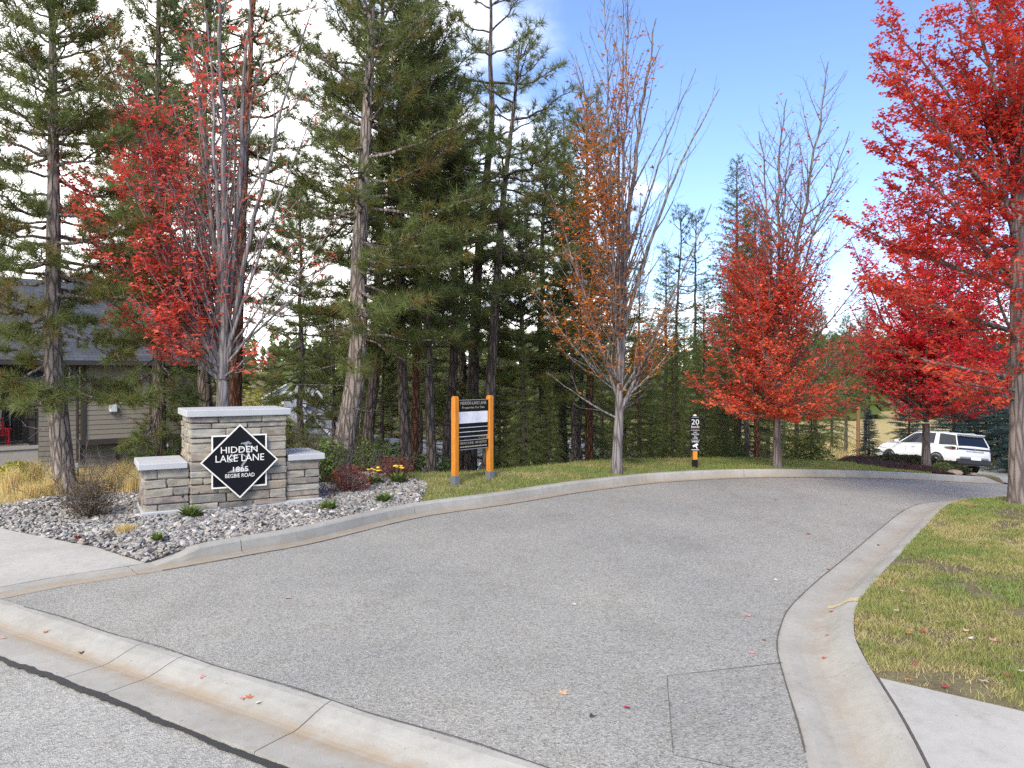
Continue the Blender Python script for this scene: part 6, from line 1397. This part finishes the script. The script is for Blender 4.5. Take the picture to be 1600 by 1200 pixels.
# perennials in the gravel
def perennial(label, loc, s, seed, heads=3, mat='leaf_green', petal=None):
    r = np.random.default_rng(seed); root = empty('perennial', loc); tag(root, label, 'plant', 'small plants in the gravel')
    n = 70; a = r.random(n) * 6.283; L = s * (.6 + .6 * r.random(n)); el = .35 + .8 * r.random(n); d = np.stack([np.cos(a) * np.cos(el), np.sin(a) * np.cos(el), np.sin(el)], 1); sd = np.stack([-np.sin(a), np.cos(a), 0 * a], 1) * (L * .13)[:, None]
    b = d * .01; m = d * (L * .55)[:, None]; tip = d * L[:, None] * [1, 1, .8]
    V = np.stack([b, m + sd, tip, m - sd], 1).reshape(-1, 3); link('leaves', mesh_data('leaves', V, [np.arange(n * 4).reshape(n, 4)], M[mat]), root)
    for k in range(heads):
        a_ = r.random() * 6.283; p = np.array([math.cos(a_) * s * .45, math.sin(a_) * s * .45, s * (1.05 + .35 * r.random())]); st = MB().tube([(0, 0, 0), tuple(p * [.5, .5, .55]), tuple(p)], .0028, 5).build('stalk', M['stem'], root)
        if petal:
            MB().addnp(ICO_V * [.035, .035, .016] * (1 + .25 * r.normal(size=(12, 1))) + p, ICO_F).build('flower', M[petal], st)
        else: MB().addnp(ICO_V * [.017, .017, .02] + p, ICO_F).build('seed_head', M['seed'], st)
perennial('green plant with dark seed heads at the left front of the stone sign', ong(298, 808), .21, 1, 3)
perennial('green plant with dark seed heads right of the stone sign', ong(514, 797), .18, 2, 4)
perennial('green plant in the gravel near the barberry bush', ong(600, 784), .19, 3, 2)
perennial('low dark green plant near the kerb in the gravel', ong(246, 844), .12, 4, 0)
perennial('yellow flowering plant behind the gravel, left flowers', (-2.2, 11.75, topz(-2.2, 11.75)), .20, 5, 6, 'leaf_green', 'petal')
perennial('yellow flowering plant behind the gravel, right flowers', (-1.85, 11.9, topz(-1.85, 11.9)), .22, 6, 6, 'leaf_green', 'petal')
perennial('tiny reddish plant in the gravel below the straw tuft', ong(122, 842), .06, 7, 0, 'shrub_red')
def grass_clump(label, loc, n, h, rad, seed, mat='straw', spread=.6):
    r = np.random.default_rng(seed); p = r.normal(size=(n, 2)) * rad * .4; root = blades('grass_clump', p, np.full(n, -.02), h * (.5 + .6 * r.random(n)), np.full(n, .006), r.random(n), M[mat], r, spread, 2)
    o = link('grass_clump', root, None, loc); tag(o, label, 'grass clump', 'clumps of dry grass'); return o
grass_clump('flat straw yellow tuft in the gravel left of the stone sign', ong(198, 828), 420, .10, .13, 1, spread=1.6)
for i, (px, py, h, n, rd, lab) in enumerate(((212, 770, .42, 420, .16, 'tall straw clump directly behind the left pier of the stone sign'), (20, 765, .45, 420, .22, 'straw grass clump at the left edge of the picture'), (52, 752, .42, 380, .2, 'yellowing grass clump left of the leaning pine foot'), (45, 772, .25, 380, .22, 'short straw clump nearest the gravel at left'), (82, 768, .33, 300, .18, 'straw grass clump touching the leaning pine foot'), (130, 762, .30, 300, .2, 'straw clump right of the leaning pine foot'), (165, 760, .32, 320, .2, 'straw clump behind the dusky brown bush'), (190, 752, .42, 300, .2, 'tall thin straw clump between brown bush and stone sign'))):
    grass_clump(lab, ong(px, py), n, h, rd, 10 + i)
shrub('leafy_bush', 'small yellow leaved bush among the straw at the left edge', ong(28, 752), .30, .25, .17, 700, M['leaf_lime'], .05, 80, 8)
rail = MB().tube([(-5.62, 12.5, .42), (-4.95, 12.6, .36), (-4.55, 12.9, .32)], .022, 8).build('pole_rail', plain('pale_weathered_pole', (0.50, 0.44, 0.34), .85)); tag(rail, 'pale weathered pole lying along the bank behind the brown bush', 'pole')
gl = empty('path_light', (-6.9, 11.7, topz(-6.9, 11.7))); tag(gl, 'small white garden light on a short stake left of the leaning pine', 'light')
MB().tube([(0, 0, -.05), (0, 0, .30)], .012, 6).build('stake', M['black_metal'], gl); MB().box((0, 0, .33), (.09, .07, .08), .015).build('lamp_head', M['white_trim'], gl)
# ------------------------------------------------------------------ fallen leaves
LV = [(0, 0, 0), (.30, .10, .02), (.52, .42, .10), (.22, .45, .03), (.14, .60, .03), (0, 1.0, .12), (-.14, .60, .03), (-.22, .45, .03), (-.52, .42, .12), (-.30, .10, .02)]
LV = np.array(LV) - [0, .45, 0]; LF = [(0, 1, 2, 3), (0, 3, 4, 5), (0, 5, 6, 7), (0, 7, 8, 9)]
LC = {'red': (0.40, 0.035, 0.03), 'crimson': (0.38, 0.015, 0.06), 'pink': (0.50, 0.22, 0.20), 'tan': (0.55, 0.33, 0.17), 'pale': (0.62, 0.55, 0.45), 'dark': (0.045, 0.03, 0.025), 'orange': (0.58, 0.16, 0.05)}
LM = {k: plain(k + '_fallen_leaf', c, .7, var=.25, scale=40) for k, c in LC.items()}
lr_ = np.random.default_rng(404)
def leaf(px, py, col, place, size=.055):
    dz = {'lawn': .12, 'kerb': .02, 'lane': .0, 'gutter': -.05}[place]; q = G(px, py, dz); k = 1.0 + .35 * lr_.normal()
    v = LV * size * np.array([1, 1, .5 + .6 * abs(k)]) * .98 * (1 + .12 * lr_.normal(size=(10, 1))); a = lr_.random() * 6.283; ca, sa_ = math.cos(a), math.sin(a)
    v = np.column_stack([v[:, 0] * ca - v[:, 1] * sa_, v[:, 0] * sa_ + v[:, 1] * ca, v[:, 2] + .25 * v[:, 0] * lr_.normal() * .5]); v[:, 2] -= v[:, 2].min()
    pr_ = np.array(PROF_R[1:-2]); ps_ = np.array(PROF_S[1:-1]); so = abs(float(np.dot(np.array(q) - SEAM0, seamN)))
    z = R_(q[0], q[1]) + {'lane': .004, 'kerb': float(np.interp(dist_line(np.array([q[0]]), np.array([q[1]]), right_edge)[0], pr_[:, 0], pr_[:, 1])) + .003, 'lawn': .122, 'gutter': float(np.interp(so, ps_[:, 0], ps_[:, 1])) + .004}[place]
    return MB().add(v, LF).build('fallen_leaf', LM[col], None, loc=(q[0], q[1], float(z)))
for px, py, col, place, lab, s_ in (
    (882, 1083, 'tan', 'lane', 'tan curled leaf lying alone on the lane at bottom centre', .06), (978, 1107, 'crimson', 'lane', 'crimson leaf near the bottom of the lane, left of the dark patch', .05), (926, 1120, 'dark', 'lane', 'dark brown leaf just below the tan leaf on the lane', .045),
    (896, 945, 'pale', 'lane', 'pale leaf in the middle of the lane', .05), (452, 935, 'pink', 'lane', 'pinkish leaf on the left half of the lane', .065), (1176, 1020, 'pink', 'lane', 'pink leaf on the lane close to the right gutter', .055), (1168, 962, 'pink', 'lane', 'thin pink leaf on the lane above the dark patch', .06), (1195, 1001, 'red', 'lane', 'small red leaf on the lane beside the right gutter', .04),
    (1294, 890, 'red', 'lane', 'red leaf at the lane edge where the right gutter bends', .05), (1263, 835, 'red', 'lane', 'red leaf farther up the lane near the right kerb', .06), (1211, 781, 'dark', 'lane', 'dark leaf on the lane before the scarlet maple', .06), (1212, 907, 'pale', 'lane', 'pale leaf left of the bending right gutter', .045),
    (1300, 957, 'red', 'kerb', 'red leaf on the right gutter below the yellow paint', .055), (1293, 995, 'pink', 'kerb', 'pink leaf on the right gutter', .05), (1287, 1027, 'red', 'kerb', 'small red leaf lowest on the right gutter', .04), (1404, 831, 'pink', 'kerb', 'pink leaf on the upper right kerb', .05), (1373, 849, 'dark', 'kerb', 'dark pod on the upper right kerb', .04),
    (1410, 924, 'pale', 'lawn', 'pale leaf topmost of three on the lawn edge', .055), (1441, 944, 'pale', 'lawn', 'pale leaf right one of three on the lawn edge', .05), (1400, 954, 'pale', 'lawn', 'pale leaf lowest of three on the lawn edge', .06), (1420, 990, 'orange', 'lawn', 'orange red leaf on the lawn near the kerb', .05), (1444, 986, 'red', 'lawn', 'red leaf right of the orange leaf on the lawn', .045), (1466, 972, 'pink', 'lawn', 'pink leaf in the middle of the lawn', .045),
    (1509, 985, 'tan', 'lawn', 'tan leaf on the bare lawn patch', .05), (1517, 998, 'pale', 'lawn', 'pale leaf on the bare lawn patch', .05), (1553, 1000, 'pink', 'lawn', 'pinkish curled leaf on the bare lawn patch', .06), (1429, 1037, 'crimson', 'lawn', 'crimson leaf on the lower lawn', .05), (1575, 1055, 'crimson', 'lawn', 'magenta leaf on the bare soil at lower right', .06), (1537, 1066, 'pale', 'lawn', 'large pale leaf on the bare soil at lower right', .065), (1479, 1073, 'red', 'lawn', 'dark red leaf at the lawn edge above the sidewalk', .05), (1420, 1063, 'orange', 'lawn', 'orange leaf at the lawn corner by the sidewalk', .05), (1596, 881, 'orange', 'lawn', 'orange leaf on the lawn at the right edge', .06), (1595, 1049, 'pale', 'lawn', 'pale leaf at the right picture edge by the soil', .05),
    (380, 1097, 'pink', 'gutter', 'pink leaf in the brown flow line of the front gutter', .05), (390, 1096, 'orange', 'gutter', 'orange leaf beside the pink one in the front gutter', .05), (316, 1067, 'pink', 'gutter', 'single pink leaf on the front gutter joint', .045), (72, 992, 'orange', 'gutter', 'orange leaf in the front gutter near the left edge', .05), (126, 1021, 'dark', 'gutter', 'dark leaf on the front gutter at left', .05), (5, 997, 'pink', 'gutter', 'pink leaf at the far left of the front gutter', .05), (405, 1104, 'pale', 'gutter', 'pale leaf right of the pair in the front gutter', .045)):
    tag(leaf(px, py, col, place, s_), lab, 'leaf', 'fallen maple leaves')
# scattered scraps too small to tell apart
r = np.random.default_rng(500); n = 260
pa = np.vstack([sample_poly(lawn_poly, 120, r), sample_poly(verge_poly, 70, r), sample_poly(lane_poly, 110, r)])[:300]
zz = np.concatenate([LAWN_Z(pa[:120, 0], pa[:120, 1]) + .03, TOP(pa[120:190, 0], pa[120:190, 1]) + .03, R_(pa[190:, 0], pa[190:, 1]) + .009])
k = np.concatenate([np.full(190, .034), np.full(len(pa) - 190, .014)]); pos = np.column_stack([pa, zz])
o = link('leaf_litter', leaves_mesh('leaf_litter', pos, k * (.6 + .8 * r.random(len(pa))), r.random(len(pa)), M['leaf_c'], r, .15)); tag(o, 'scattered scraps of red and orange leaf on lawn, verge and lane', 'leaf litter', kind='stuff')
r = np.random.default_rng(501); pc = np.vstack([sample_poly(BED, 2600, r)]); V = MB()
n = len(pc); pos = np.column_stack([pc, TOP(pc[:, 0], pc[:, 1]) + .035]); CH = LEAF * [.6, 1, 1]
t = NT('mulch_chip'); t.bsdf(t.ramp(t.island(), [(0, (.02, .011, .009)), (.6, (.06, .03, .022)), (1, (.16, .085, .06))]), .95); M['chip'] = t.m
o = link('mulch_chips', leaves_mesh('mulch_chips', pos, .05 * (.5 + r.random(n)), r.random(n), M['chip'], r, .6, CH)); tag(o, 'dark bark chips on the planting bed before the car', 'bark chips', kind='stuff')
bpy.context.view_layer.update()
